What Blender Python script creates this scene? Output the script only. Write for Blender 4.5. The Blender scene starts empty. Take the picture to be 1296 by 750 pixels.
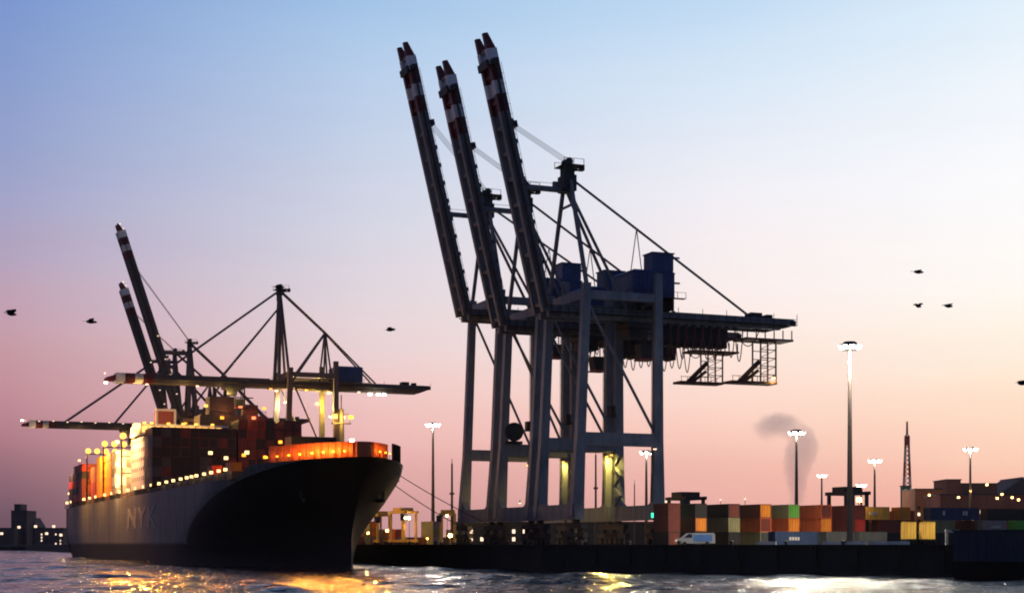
import bpy, math, random
from mathutils import Vector, Matrix
random.seed(7)
S = bpy.context.scene
COL = S.collection
rad = math.radians

# ------------------------------------------------------------------ camera
F = 2000.0                      # focal length in photo pixels (photo 1296 wide)
CAMZ = 5.0
cam_d = bpy.data.cameras.new('camera')
cam = bpy.data.objects.new('camera', cam_d); COL.objects.link(cam)
cam.location = (0, 0, CAMZ); cam.rotation_euler = (rad(90), 0, 0)
cam_d.sensor_width = 36; cam_d.lens = 36 * F / 1296
cam_d.shift_y = 313 / 1296
cam_d.clip_end = 40000; cam_d.clip_start = 0.5
S.camera = cam
def at(x, y, D):                # a point D metres ahead, seen at photo pixel x, y
    return Vector(((x - 648) / F * D, D, CAMZ + (688 - y) / F * D))

# ------------------------------------------------------------------ colour management
S.view_settings.view_transform = 'Standard'; S.view_settings.look = 'None'
S.view_settings.gamma = 1; S.view_settings.exposure = 0
S.view_settings.use_curve_mapping = False
S.cycles.use_denoising = True
try:
    S.cycles.denoiser = 'OPENIMAGEDENOISE'
except Exception:
    pass
S.cycles.max_bounces = 6; S.cycles.diffuse_bounces = 2; S.cycles.glossy_bounces = 3
S.cycles.volume_bounces = 2; S.cycles.transparent_max_bounces = 8
S.cycles.sample_clamp_indirect = 3.0
S.cycles.use_light_tree = True
S.cycles.filter_width = 1.95         # the photograph is a soft, hand-held shot
HAZE = 0.00002

def lin(r, g, b):
    def f(c):
        c /= 255.0
        return c / 12.92 if c <= 0.04045 else ((c + 0.055) / 1.055) ** 2.4
    return (f(r), f(g), f(b), 1)

# ------------------------------------------------------------------ dusk sky
W = bpy.data.worlds.new('World'); S.world = W; W.use_nodes = True
nt = W.node_tree; N = nt.nodes; L = nt.links; N.clear()
def nd(t, **k):
    n = N.new(t)
    for a, v in k.items(): setattr(n, a, v)
    return n
def mth(op, a, b=None):
    n = nd('ShaderNodeMath', operation=op)
    for i, v in enumerate((a, b)):
        if v is None: continue
        if isinstance(v, (int, float)): n.inputs[i].default_value = v
        else: L.new(v, n.inputs[i])
    return n.outputs[0]
def mapr(v, a, b, smooth=False):
    n = nd('ShaderNodeMapRange'); n.clamp = True
    if smooth: n.interpolation_type = 'SMOOTHSTEP'
    L.new(v, n.inputs[0]); n.inputs[1].default_value = a; n.inputs[2].default_value = b
    return n.outputs[0]
def ramp(v, stops):
    n = nd('ShaderNodeValToRGB'); L.new(v, n.inputs[0]); e = n.color_ramp.elements
    n.color_ramp.interpolation = 'B_SPLINE'
    while len(e) < len(stops): e.new(0.5)
    for el, (p, c) in zip(e, stops): el.position = p; el.color = c
    return n.outputs[0]
def mixc(f, a, b, bt='MIX'):
    n = nd('ShaderNodeMix', data_type='RGBA', blend_type=bt)
    if isinstance(f, (int, float)): n.inputs[0].default_value = f
    else: L.new(f, n.inputs[0])
    for s, v in ((6, a), (7, b)):
        if isinstance(v, tuple): n.inputs[s].default_value = v
        else: L.new(v, n.inputs[s])
    return n.outputs[2]
tc = nd('ShaderNodeTexCoord'); sx = nd('ShaderNodeSeparateXYZ'); L.new(tc.outputs['Generated'], sx.inputs[0])
X_, Y_, Z_ = sx.outputs
hyp = mth('SQRT', mth('ADD', mth('MULTIPLY', X_, X_), mth('MULTIPLY', Y_, Y_)))
tel = mth('DIVIDE', Z_, mth('MAXIMUM', hyp, 1e-4))
az = mth('ARCTAN2', X_, Y_)
# soft unevenness of high cloud
nz = nd('ShaderNodeTexNoise'); nz.inputs['Scale'].default_value = 2.2; nz.inputs['Detail'].default_value = 4
mp = nd('ShaderNodeMapping'); mp.inputs['Scale'].default_value = (1, 1, 5); L.new(tc.outputs['Generated'], mp.inputs[0]); L.new(mp.outputs[0], nz.inputs[0])
wob = mth('MULTIPLY', mth('SUBTRACT', nz.outputs[0], 0.5), 0.05)
elf = mth('MULTIPLY', mth('MAXIMUM', mth('ADD', tel, wob), 0.0), 2.0)
def E(y): return max(0.0, (688 - y) / F * 2.0 * 0.97)
def column(cols, zen):
    st = [(E(y), lin(*c)) for y, c in cols]
    st.sort(key=lambda q: q[0])
    return ramp(elf, st + [(0.9, zen), (1.0, zen)])
zen = lin(64, 84, 130)
c0 = column([(688, (98, 76, 90)), (610, (140, 102, 116)), (530, (186, 130, 142)), (440, (206, 158, 166)), (350, (182, 164, 190)), (240, (156, 164, 204)), (120, (138, 158, 206)), (0, (120, 150, 208)), (-130, (104, 136, 198))], zen)
c1 = column([(688, (194, 144, 146)), (610, (228, 170, 168)), (530, (244, 192, 188)), (440, (238, 212, 212)), (320, (222, 216, 226)), (200, (204, 212, 232)), (90, (184, 206, 234)), (0, (164, 198, 234)), (-130, (144, 184, 226))], zen)
c2 = column([(688, (226, 166, 158)), (620, (244, 182, 170)), (540, (255, 210, 194)), (450, (255, 230, 218)), (350, (253, 240, 238)), (230, (242, 240, 247)), (100, (218, 233, 248)), (0, (194, 221, 246)), (-130, (172, 204, 236))], zen)
c3 = column([(688, (240, 168, 152)), (620, (254, 190, 168)), (540, (255, 218, 192)), (450, (255, 240, 220)), (350, (255, 252, 247)), (230, (252, 251, 254)), (100, (238, 246, 253)), (0, (222, 238, 251)), (-130, (204, 226, 246))], zen)
sky = mixc(mapr(az, -0.31, -0.09), c0, c1)
sky = mixc(mapr(az, -0.09, 0.135), sky, c2)
sky = mixc(mapr(az, 0.135, 0.31), sky, c3)
nz2 = nd('ShaderNodeTexNoise'); nz2.inputs['Scale'].default_value = 3.0; nz2.inputs['Detail'].default_value = 6; nz2.inputs['Roughness'].default_value = .6
mp2 = nd('ShaderNodeMapping'); mp2.inputs['Scale'].default_value = (1, 1, 14); mp2.inputs['Rotation'].default_value = (.05, 0, 0); L.new(tc.outputs['Generated'], mp2.inputs[0]); L.new(mp2.outputs[0], nz2.inputs[0])
band = nd('ShaderNodeMapRange'); L.new(nz2.outputs[0], band.inputs[0]); band.inputs[1].default_value = .3; band.inputs[2].default_value = .7; band.inputs[3].default_value = .985; band.inputs[4].default_value = 1.015
bcol = nd('ShaderNodeCombineColor'); [L.new(band.outputs[0], bcol.inputs[i]) for i in range(3)]
sky = mixc(1.0, sky, bcol.outputs[0], 'MULTIPLY')
back = ramp(elf, [(0.0, lin(88, 92, 110)), (0.25, lin(92, 102, 130)), (0.6, lin(78, 94, 132)), (1.0, lin(58, 76, 118))])
bf = mth('MAXIMUM', mapr(az, 0.4, 1.15, True), mapr(mth('MULTIPLY', az, -1.0), 0.35, 1.3, True))
sky = mixc(bf, sky, back)
nish = nd('ShaderNodeTexSky'); nish.sky_type = 'NISHITA'; nish.sun_disc = False
nish.sun_elevation = rad(1.5); nish.sun_rotation = rad(38); nish.air_density = 1.4; nish.dust_density = 2.5
sky = mixc(1.0, sky, mixc(1.0, nish.outputs[0], (0.004, 0.004, 0.004, 1), 'MULTIPLY'), 'ADD')
bg = nd('ShaderNodeBackground'); L.new(sky, bg.inputs[0]); bg.inputs[1].default_value = 1.0
wo = nd('ShaderNodeOutputWorld'); L.new(bg.outputs[0], wo.inputs[0])

# the sun is all but gone, low behind the terminal on the right
sd = bpy.data.lights.new('sun', 'SUN'); sd.energy = 0.12; sd.angle = rad(12); sd.color = (1, 0.72, 0.5)
so = bpy.data.objects.new('sun', sd); COL.objects.link(so)
d = Vector((math.sin(rad(38)) * math.cos(rad(3)), math.cos(rad(38)) * math.cos(rad(3)), math.sin(rad(3))))
so.rotation_euler = d.to_track_quat('Z', 'Y').to_euler(); so.location = (200, 500, 200)

# ------------------------------------------------------------------ materials
MATS = {}
def mat(name, col, rough=0.6, metal=0.0, var=0.25, scale=0.6, bump=0.0, spec=0.5, streak=True):
    if name in MATS: return MATS[name]
    m = bpy.data.materials.new(name); m.use_nodes = True; t = m.node_tree; b = t.nodes['Principled BSDF']
    b.inputs['Roughness'].default_value = rough; b.inputs['Metallic'].default_value = metal
    b.inputs['Specular IOR Level'].default_value = spec
    c = t.nodes.new('ShaderNodeTexCoord'); mp = t.nodes.new('ShaderNodeMapping')
    mp.inputs['Scale'].default_value = (1, 1, 0.25) if streak else (1, 1, 1)
    n = t.nodes.new('ShaderNodeTexNoise'); n.inputs['Scale'].default_value = scale; n.inputs['Detail'].default_value = 6
    n.inputs['Roughness'].default_value = 0.65
    t.links.new(c.outputs['Object'], mp.inputs[0]); t.links.new(mp.outputs[0], n.inputs[0])
    r = t.nodes.new('ShaderNodeValToRGB'); e = r.color_ramp.elements
    e[0].position = 0.3; e[1].position = 0.7
    e[0].color = (*[x * (1 - var) for x in col[:3]], 1); e[1].color = (*[min(1, x * (1 + var)) for x in col[:3]], 1)
    t.links.new(n.outputs[0], r.inputs[0]); t.links.new(r.outputs[0], b.inputs['Base Color'])
    if bump:
        bp = t.nodes.new('ShaderNodeBump'); bp.inputs['Strength'].default_value = bump
        t.links.new(n.outputs[0], bp.inputs['Height']); t.links.new(bp.outputs[0], b.inputs['Normal'])
    MATS[name] = m; return m
def emit(name, col, s):
    if name in MATS: return MATS[name]
    m = bpy.data.materials.new(name); m.use_nodes = True; b = m.node_tree.nodes['Principled BSDF']
    b.inputs['Base Color'].default_value = (*col, 1); b.inputs['Emission Color'].default_value = (*col, 1)
    b.inputs['Emission Strength'].default_value = s
    MATS[name] = m; return m
M_crane = mat('crane_paint', (0.2, 0.22, 0.25), 0.5, var=0.3)
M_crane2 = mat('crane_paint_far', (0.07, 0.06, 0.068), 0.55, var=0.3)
M_boom = mat('boom_paint', (0.17, 0.175, 0.185), 0.5, var=0.35, scale=0.9)
M_dark = mat('dark_steel', (0.022, 0.023, 0.027), 0.6, var=0.4)
M_red = mat('stripe_red', (0.12, 0.012, 0.018), 0.5)
M_white = mat('stripe_white', (0.75, 0.74, 0.74), 0.5, var=0.08)
M_navy = mat('house_navy', (0.022, 0.055, 0.17), 0.45, var=0.3)
M_redox = mat('red_steel', (0.3, 0.06, 0.05), 0.6)
M_rust2 = mat('cable_red', (0.16, 0.03, 0.03), 0.6)
M_rust = mat('rusty_steel', (0.09, 0.028, 0.026), 0.7)
M_rope = mat('wire_rope', (0.05, 0.05, 0.055), 0.6)
M_hull = mat('hull_paint', (0.155, 0.152, 0.15), 0.5, var=0.25, scale=0.3, spec=.25)
M_boot = mat('boot_paint', (0.009, 0.0085, 0.009), 0.6, var=0.3, scale=0.12, spec=.15)
M_deck = mat('deck_paint', (0.09, 0.05, 0.04), 0.7)
M_houseW = mat('ship_white', (0.72, 0.68, 0.62), 0.5, var=0.08)
M_orange = mat('bulwark_orange', (0.5, 0.11, 0.03), 0.6)
M_letter = mat('letter_paint', (0.28, 0.26, 0.255), 0.7, var=0.4, scale=0.6)
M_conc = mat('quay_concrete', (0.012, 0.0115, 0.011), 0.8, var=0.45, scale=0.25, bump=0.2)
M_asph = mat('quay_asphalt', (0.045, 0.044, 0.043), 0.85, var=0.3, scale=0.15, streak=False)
M_rubber = mat('rubber', (0.012, 0.012, 0.012), 0.8)
M_pole = mat('pole_steel', (0.05, 0.038, 0.036), 0.6)
M_glass = mat('dark_glass', (0.02, 0.03, 0.05), 0.08, var=0.1)
M_yellow = mat('plant_yellow', (0.6, 0.36, 0.06), 0.5)
M_barrier = mat('pale_concrete', (0.5, 0.48, 0.46), 0.8)
M_bird = mat('bird_feather', (0.02, 0.018, 0.02), 0.8)
M_far = mat('far_masonry', (0.1, 0.07, 0.075), 0.9, scale=0.05)
E_warm = emit('lamp_warm', (1.0, 0.66, 0.26), 2.6)
E_gold = emit('lamp_gold', (1.0, 0.5, 0.08), 2.6)
E_amber = emit('lamp_amber', (1.0, 0.36, 0.03), 2.4)
E_white = emit('lamp_white', (1.0, 0.92, 0.8), 22)
E_soft = emit('lamp_soft', (1.0, 0.72, 0.5), 1.6)
E_green = emit('lamp_green', (0.05, 0.9, 0.5), 2.2)
E_red = emit('lamp_red', (1.0, 0.15, 0.06), 4)
E_strip = emit('lit_window', (1.0, 0.52, 0.14), 1.7)

# water: dark body, glossy, with chop
mw = bpy.data.materials.new('harbour_water'); mw.use_nodes = True; t = mw.node_tree; b = t.nodes['Principled BSDF']
b.inputs['Base Color'].default_value = (0.012, 0.015, 0.022, 1); b.inputs['Roughness'].default_value = 0.1
b.inputs['IOR'].default_value = 1.33
c = t.nodes.new('ShaderNodeTexCoord')
def wav(sc, stretch, det, ang):
    mp = t.nodes.new('ShaderNodeMapping'); mp.inputs['Scale'].default_value = (sc * stretch, sc, sc); mp.inputs['Rotation'].default_value = (0, 0, ang)
    n = t.nodes.new('ShaderNodeTexNoise'); n.inputs['Scale'].default_value = 1.0; n.inputs['Detail'].default_value = det
    t.links.new(c.outputs['Object'], mp.inputs[0]); t.links.new(mp.outputs[0], n.inputs[0]); return n.outputs[0]
def add2(a, b_, k):
    m1 = t.nodes.new('ShaderNodeMath'); m1.operation = 'MULTIPLY_ADD'; t.links.new(b_, m1.inputs[0]); m1.inputs[1].default_value = k; t.links.new(a, m1.inputs[2]); return m1.outputs[0]
h = add2(wav(0.35, 1.2, 3, -0.15), wav(1.3, 1.0, 3, 0.1), 0.25)
bp = t.nodes.new('ShaderNodeBump'); bp.inputs['Strength'].default_value = 1.0; bp.inputs['Distance'].default_value = 1.1
t.links.new(h, bp.inputs['Height']); t.links.new(bp.outputs[0], b.inputs['Normal'])

# the hull goes black forward of a curved edge that runs from the forecastle break down to the boot top
def bow_zone(m):
    t = m.node_tree; b = t.nodes['Principled BSDF']; src = b.inputs['Base Color'].links[0].from_socket
    c = t.nodes.new('ShaderNodeTexCoord'); sp = t.nodes.new('ShaderNodeSeparateXYZ'); t.links.new(c.outputs['Object'], sp.inputs[0])
    def m_(op, a, b_):
        n = t.nodes.new('ShaderNodeMath'); n.operation = op
        for i, v in enumerate((a, b_)):
            if isinstance(v, (int, float)): n.inputs[i].default_value = v
            else: t.links.new(v, n.inputs[i])
        return n.outputs[0]
    # rust runs from the scuppers, plate seams
    rm = t.nodes.new('ShaderNodeMapping'); rm.inputs['Scale'].default_value = (.42, .42, .035); t.links.new(c.outputs['Object'], rm.inputs[0])
    rn = t.nodes.new('ShaderNodeTexNoise'); rn.inputs['Scale'].default_value = 1.0; rn.inputs['Detail'].default_value = 5; rn.inputs['Roughness'].default_value = .7; t.links.new(rm.outputs[0], rn.inputs[0])
    rr = t.nodes.new('ShaderNodeMapRange'); t.links.new(rn.outputs[0], rr.inputs[0]); rr.inputs[1].default_value = .56; rr.inputs[2].default_value = .74; rr.inputs[4].default_value = .75
    rx = t.nodes.new('ShaderNodeMix'); rx.data_type = 'RGBA'; t.links.new(rr.outputs[0], rx.inputs[0]); t.links.new(src, rx.inputs[6]); rx.inputs[7].default_value = (.075, .035, .022, 1)
    src = rx.outputs[2]
    seam = m_('LESS_THAN', m_('MINIMUM', m_('FRACT', m_('MULTIPLY', sp.outputs[0], .084), 0.0), m_('FRACT', m_('MULTIPLY', sp.outputs[2], .37), 0.0)), .03)
    sx2 = t.nodes.new('ShaderNodeMix'); sx2.data_type = 'RGBA'; t.links.new(m_('MULTIPLY', seam, .35), sx2.inputs[0]); t.links.new(src, sx2.inputs[6]); sx2.inputs[7].default_value = (.03, .026, .025, 1)
    src = sx2.outputs[2]
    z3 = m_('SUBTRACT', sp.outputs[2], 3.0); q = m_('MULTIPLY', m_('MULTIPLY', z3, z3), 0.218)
    edge = m_('SUBTRACT', q, 75.0)                      # local x of the black zone's edge
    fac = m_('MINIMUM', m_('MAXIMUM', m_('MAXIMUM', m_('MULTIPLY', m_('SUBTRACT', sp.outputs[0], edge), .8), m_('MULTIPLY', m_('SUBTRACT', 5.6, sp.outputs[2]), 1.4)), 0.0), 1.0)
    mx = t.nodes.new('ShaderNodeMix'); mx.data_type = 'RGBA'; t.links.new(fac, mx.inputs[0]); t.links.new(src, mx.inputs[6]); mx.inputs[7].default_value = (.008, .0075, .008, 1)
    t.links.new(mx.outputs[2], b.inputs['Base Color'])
    r = t.nodes.new('ShaderNodeMix'); r.data_type = 'FLOAT'; t.links.new(fac, r.inputs[0]); r.inputs[2].default_value = .5; r.inputs[3].default_value = .55
    t.links.new(r.outputs[0], b.inputs['Roughness'])
    sp2 = t.nodes.new('ShaderNodeMix'); sp2.data_type = 'FLOAT'; t.links.new(fac, sp2.inputs[0]); sp2.inputs[2].default_value = .2; sp2.inputs[3].default_value = .15
    t.links.new(sp2.outputs[0], b.inputs['Specular IOR Level'])
bow_zone(M_hull)

# ------------------------------------------------------------------ mesh builder
class MB:
    def __init__(s): s.v = []; s.f = []; s.mi = []; s.sm = []
    def add(s, vs, fs, mi=0, sm=False):
        o = len(s.v); s.v += [tuple(p) for p in vs]
        for f in fs: s.f.append(tuple(i + o for i in f)); s.mi.append(mi); s.sm.append(sm)
        return s
    def hexa(s, q, mi=0):       # 8 corners: bottom 4 ccw, top 4 ccw
        return s.add(q, [(3, 2, 1, 0), (4, 5, 6, 7), (0, 1, 5, 4), (1, 2, 6, 5), (2, 3, 7, 6), (3, 0, 4, 7)], mi)
    def box(s, x0, x1, y0, y1, z0, z1, mi=0):
        return s.hexa([(x0, y0, z0), (x1, y0, z0), (x1, y1, z0), (x0, y1, z0), (x0, y0, z1), (x1, y0, z1), (x1, y1, z1), (x0, y1, z1)], mi)
    def post(s, p, q, w0, w1=None, mi=0):   # upright member, section axes x, y
        w1 = w1 or w0; p = Vector(p); q = Vector(q)
        r = []
        for c, (a, b) in ((p, w0), (q, w1)):
            r += [(c.x - a / 2, c.y - b / 2, c.z), (c.x + a / 2, c.y - b / 2, c.z), (c.x + a / 2, c.y + b / 2, c.z), (c.x - a / 2, c.y + b / 2, c.z)]
        return s.hexa(r, mi)
    def beam(s, p, q, w, h=None, mi=0):     # w: sideways, h: in the vertical plane
        h = h or w; p = Vector(p); q = Vector(q); d = (q - p).normalized()
        up = Vector((0, 0, 1)) if abs(d.z) < 0.98 else Vector((1, 0, 0))
        a = d.cross(up).normalized() * (w / 2); b = a.cross(d).normalized() * (h / 2)
        r = []
        for c in (p, q): r += [c - a - b, c + a - b, c + a + b, c - a + b]
        return s.add(r, [(0, 1, 2, 3), (7, 6, 5, 4), (4, 5, 1, 0), (5, 6, 2, 1), (6, 7, 3, 2), (7, 4, 0, 3)], mi)
    def tube(s, p, q, r0, r1=None, n=8, mi=0, cap=True):
        r1 = r0 if r1 is None else r1; p = Vector(p); q = Vector(q); d = (q - p).normalized()
        up = Vector((0, 0, 1)) if abs(d.z) < 0.9 else Vector((1, 0, 0))
        a = d.cross(up).normalized(); b = d.cross(a)
        vs = []
        for c, r in ((p, r0), (q, r1)):
            for i in range(n):
                th = 2 * math.pi * i / n; vs.append(c + a * (r * math.cos(th)) + b * (r * math.sin(th)))
        s.add(vs, [((i + 1) % n, i, n + i, n + (i + 1) % n) for i in range(n)], mi, True)
        if cap:
            s.add(vs[:n], [tuple(range(n))], mi); s.add(vs[n:], [tuple(reversed(range(n)))], mi)
        return s
    def path(s, pts, r, n=5, mi=0):
        for a, b in zip(pts, pts[1:]): s.tube(a, b, r, r, n, mi, True)
        return s
    def build(s, name, mats, parent=None, loc=None, label=None):
        me = bpy.data.meshes.new(name); me.from_pydata(s.v, [], s.f)
        if not isinstance(mats, (list, tuple)): mats = [mats]
        for m in mats: me.materials.append(m)
        me.polygons.foreach_set('material_index', s.mi); me.polygons.foreach_set('use_smooth', s.sm)
        me.update()
        o = bpy.data.objects.new(name, me); COL.objects.link(o)
        if parent: o.parent = parent
        if loc is not None: o.location = loc
        if label: o['label'] = label
        return o
def tag(o, label=None, cat=None, group=None, kind=None):
    for k, v in (('label', label), ('category', cat), ('group', group), ('kind', kind)):
        if v: o[k] = v
    return o
def empty(name, loc, rz=0, label=None, cat=None, group=None):
    o = bpy.data.objects.new(name, None); COL.objects.link(o); o.location = loc; o.rotation_euler = (0, 0, rz)
    o.empty_display_size = 1
    return tag(o, label, cat, group)
def copy_tree(o, parent=None):
    c = o.copy(); COL.objects.link(c)
    if parent: c.parent = parent
    for ch in o.children: copy_tree(ch, c)
    return c
def light(parent, loc, power, col=(1, 0.75, 0.45), radius=0.5, typ='POINT', aim=None, size=2.0, blend=0.6):
    l = bpy.data.lights.new('lamp_light', typ); l.energy = power; l.color = col; l.shadow_soft_size = radius
    o = bpy.data.objects.new('lamp_light', l); COL.objects.link(o)
    if parent: o.parent = parent
    o.location = loc
    if typ == 'SPOT':
        l.spot_size = size; l.spot_blend = blend
        o.rotation_euler = Vector(aim).to_track_quat('-Z', 'Y').to_euler()
    return o

QZ = 4.7                                        # quay level
TH = rad(22)
g = Vector((math.cos(TH), math.sin(TH), 0))     # landward, across the quay
u = Vector((-math.sin(TH), math.cos(TH), 0))    # along the berth, away from the camera

# ------------------------------------------------------------------ setting: water, quay, far shore
import numpy as np
def make_water():
    # one sheet: a fan of real waves over the reach in view, calming into flat water around it
    rng = np.random.default_rng(11)
    ny, nx = 330, 400
    ys = 130 * (1.0058 ** np.arange(ny)); rs = np.linspace(-.46, .46, nx)
    Y = np.repeat(ys[:, None], nx, 1); X = Y * rs[None, :]
    dy = np.gradient(ys)[:, None]
    Z = np.zeros_like(X); n = 70
    for i in range(n):
        lam = 3.2 * (26 / 3.2) ** rng.random(); th = rng.normal(-1.35, .55); kx, ky = math.cos(th), math.sin(th)
        k = 2 * math.pi / lam; a = .155 * math.sqrt(2 / n) / k
        att = np.clip(lam / (3.0 * dy) - .6, 0, 1)
        ph = k * (X * kx + Y * ky) + rng.random() * 6.28
        Z += a * att * (np.sin(ph) + .22 * np.cos(2 * ph))
    gust = .62 + .5 * np.sin(X * .031 + Y * .017 + 1.0) * np.sin(Y * .052 - X * .013) + .25 * np.sin(X * .11 + 2) * np.sin(Y * .033)
    fi = np.clip(np.minimum(np.arange(ny), ny - 1 - np.arange(ny)) / 12.0, 0, 1)[:, None]; fj = np.clip(np.minimum(np.arange(nx), nx - 1 - np.arange(nx)) / 12.0, 0, 1)[None, :]
    Z *= np.clip(gust, .25, 1.3) * fi * fj
    vs = np.stack([X, Y, Z], -1).reshape(-1, 3).tolist()
    fs = [(i * nx + j, i * nx + j + 1, (i + 1) * nx + j + 1, (i + 1) * nx + j) for i in range(ny - 1) for j in range(nx - 1)]
    mb = MB(); mb.v = vs; mb.f = fs; mb.mi = [0] * len(fs); mb.sm = [True] * len(fs)
    y0, y1 = ys[0], ys[-1]; a0, a1 = .46 * y0, .46 * y1; BX, B0, B1 = 1800, -140, 3000
    P = [(-BX, B0, 0), (BX, B0, 0), (BX, B1, 0), (-BX, B1, 0), (-a0, y0, 0), (a0, y0, 0), (a1, y1, 0), (-a1, y1, 0)]
    mb.add(P, [(0, 1, 5, 4), (1, 2, 6, 5), (2, 3, 7, 6), (3, 0, 4, 7)], 0, False)
    o = mb.build('water', mw); tag(o, kind='structure')
make_water()
def slab(name, pts, z0, z1, m_side, m_top):
    n = len(pts); mb = MB()
    lo = [(x, y, z0) for x, y in pts]; hi = [(x, y, z1) for x, y in pts]
    mb.add(lo + hi, [(i, (i + 1) % n, n + (i + 1) % n, n + i) for i in range(n)], 0)
    mb.add(hi, [tuple(range(n))], 1)
    o = mb.build(name, [m_side, m_top]); tag(o, kind='structure'); return o
C0 = Vector((5.5, 284, 0))
C1 = C0 + u * 1500
edge = [C0, Vector((75, 233, 0)), Vector((160, 172, 0))]
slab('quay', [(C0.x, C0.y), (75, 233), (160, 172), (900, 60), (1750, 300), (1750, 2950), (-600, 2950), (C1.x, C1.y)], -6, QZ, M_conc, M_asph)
slab('far_shore', [(-1750, 1250), (-385, 1250), (-700, 2950), (-1750, 2950)], -6, 3.2, M_conc, M_asph)

# coping, rails, fenders and bollards of the quay
mb = MB()
e1 = (edge[1] - edge[0]).normalized()
for a, b in zip(edge, edge[1:]):
    mb.beam(a + Vector((0, 0, QZ + 0.11)), b + Vector((0, 0, QZ + 0.11)), 0.9, 0.22)
mb.beam(C0 + Vector((0, 0, QZ + 0.11)), C0 + u * 500 + Vector((0, 0, QZ + 0.11)), 0.9, 0.22)
tag(mb.build('kerb', M_conc), kind='structure')
RW = Vector((12.2, 300, QZ))                    # waterside rail, near leg of the nearest crane
GAUGE, SP = 17.3, 17.5
mb = MB()
for k in (0, GAUGE):
    a = RW + g * k - u * 22; b_ = RW + g * k + u * 700
    mb.beam(a + Vector((0, 0, 0.06)), b_ + Vector((0, 0, 0.06)), 0.14, 0.12)
tag(mb.build('crane_rail', M_dark), kind='structure')

def fender(loc, rz, lab):
    e = empty('rubber_fender', loc, rz, lab, 'fender', 'rubber fenders on the quay face')
    MB().box(-0.7, 0.7, -0.55, 0, -3.4, -0.5).build('pad', M_rubber, e)
    mb = MB(); mb.tube((-0.4, -0.3, -0.5), (-0.4, 0, 0.2), 0.05); mb.tube((0.4, -0.3, -0.5), (0.4, 0, 0.2), 0.05); mb.build('chain', M_dark, e)
    return e
ang = math.atan2(e1.y, e1.x)
k = 0
Ln = (edge[1] - edge[0]).length
f0 = fender((C0.x, C0.y, QZ), ang, 'black rubber fender hung on the dark quay face turned to the camera')
f0.location = C0 + e1 * 4 + Vector((0, 0, QZ)) + Vector((e1.y, -e1.x, 0)) * 0.02
for i in range(1, 12):
    c_ = copy_tree(f0); c_.location = C0 + e1 * (4 + i * 7.0) + Vector((0, 0, QZ)) + Vector((e1.y, -e1.x, 0)) * 0.02
def bollard_mesh():
    mb = MB(); prof = [(0.42, 0), (0.36, 0.12), (0.24, 0.3), (0.24, 0.5), (0.42, 0.68), (0.40, 0.82), (0.2, 0.9)]
    n = 12; vs = [(r * math.cos(2 * math.pi * i / n), r * math.sin(2 * math.pi * i / n), z) for r, z in prof for i in range(n)]
    fs = [(j * n + i, j * n + (i + 1) % n, (j + 1) * n + (i + 1) % n, (j + 1) * n + i) for j in range(len(prof) - 1) for i in range(n)]
    mb.add(vs, fs, 0, True); mb.add(vs[-n:], [tuple(range(n))]); return mb
b0 = bollard_mesh().build('bollard', M_dark)
tag(b0, 'cast iron mooring bollard standing on the quay edge coping', 'bollard', 'mooring bollards along the quay edge')
spots = [C0 + e1 * (7.5 + 10 * i) for i in range(8)] + [C0 + u * (8 + 18 * i) for i in range(7)]
for i, p in enumerate(spots):
    o = b0 if i == 0 else b0.copy()
    if i: COL.objects.link(o)
    inn = Vector((-e1.y, e1.x, 0)) if i < 8 else g
    o.location = p + inn * 1.3 + Vector((0, 0, QZ))

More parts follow.
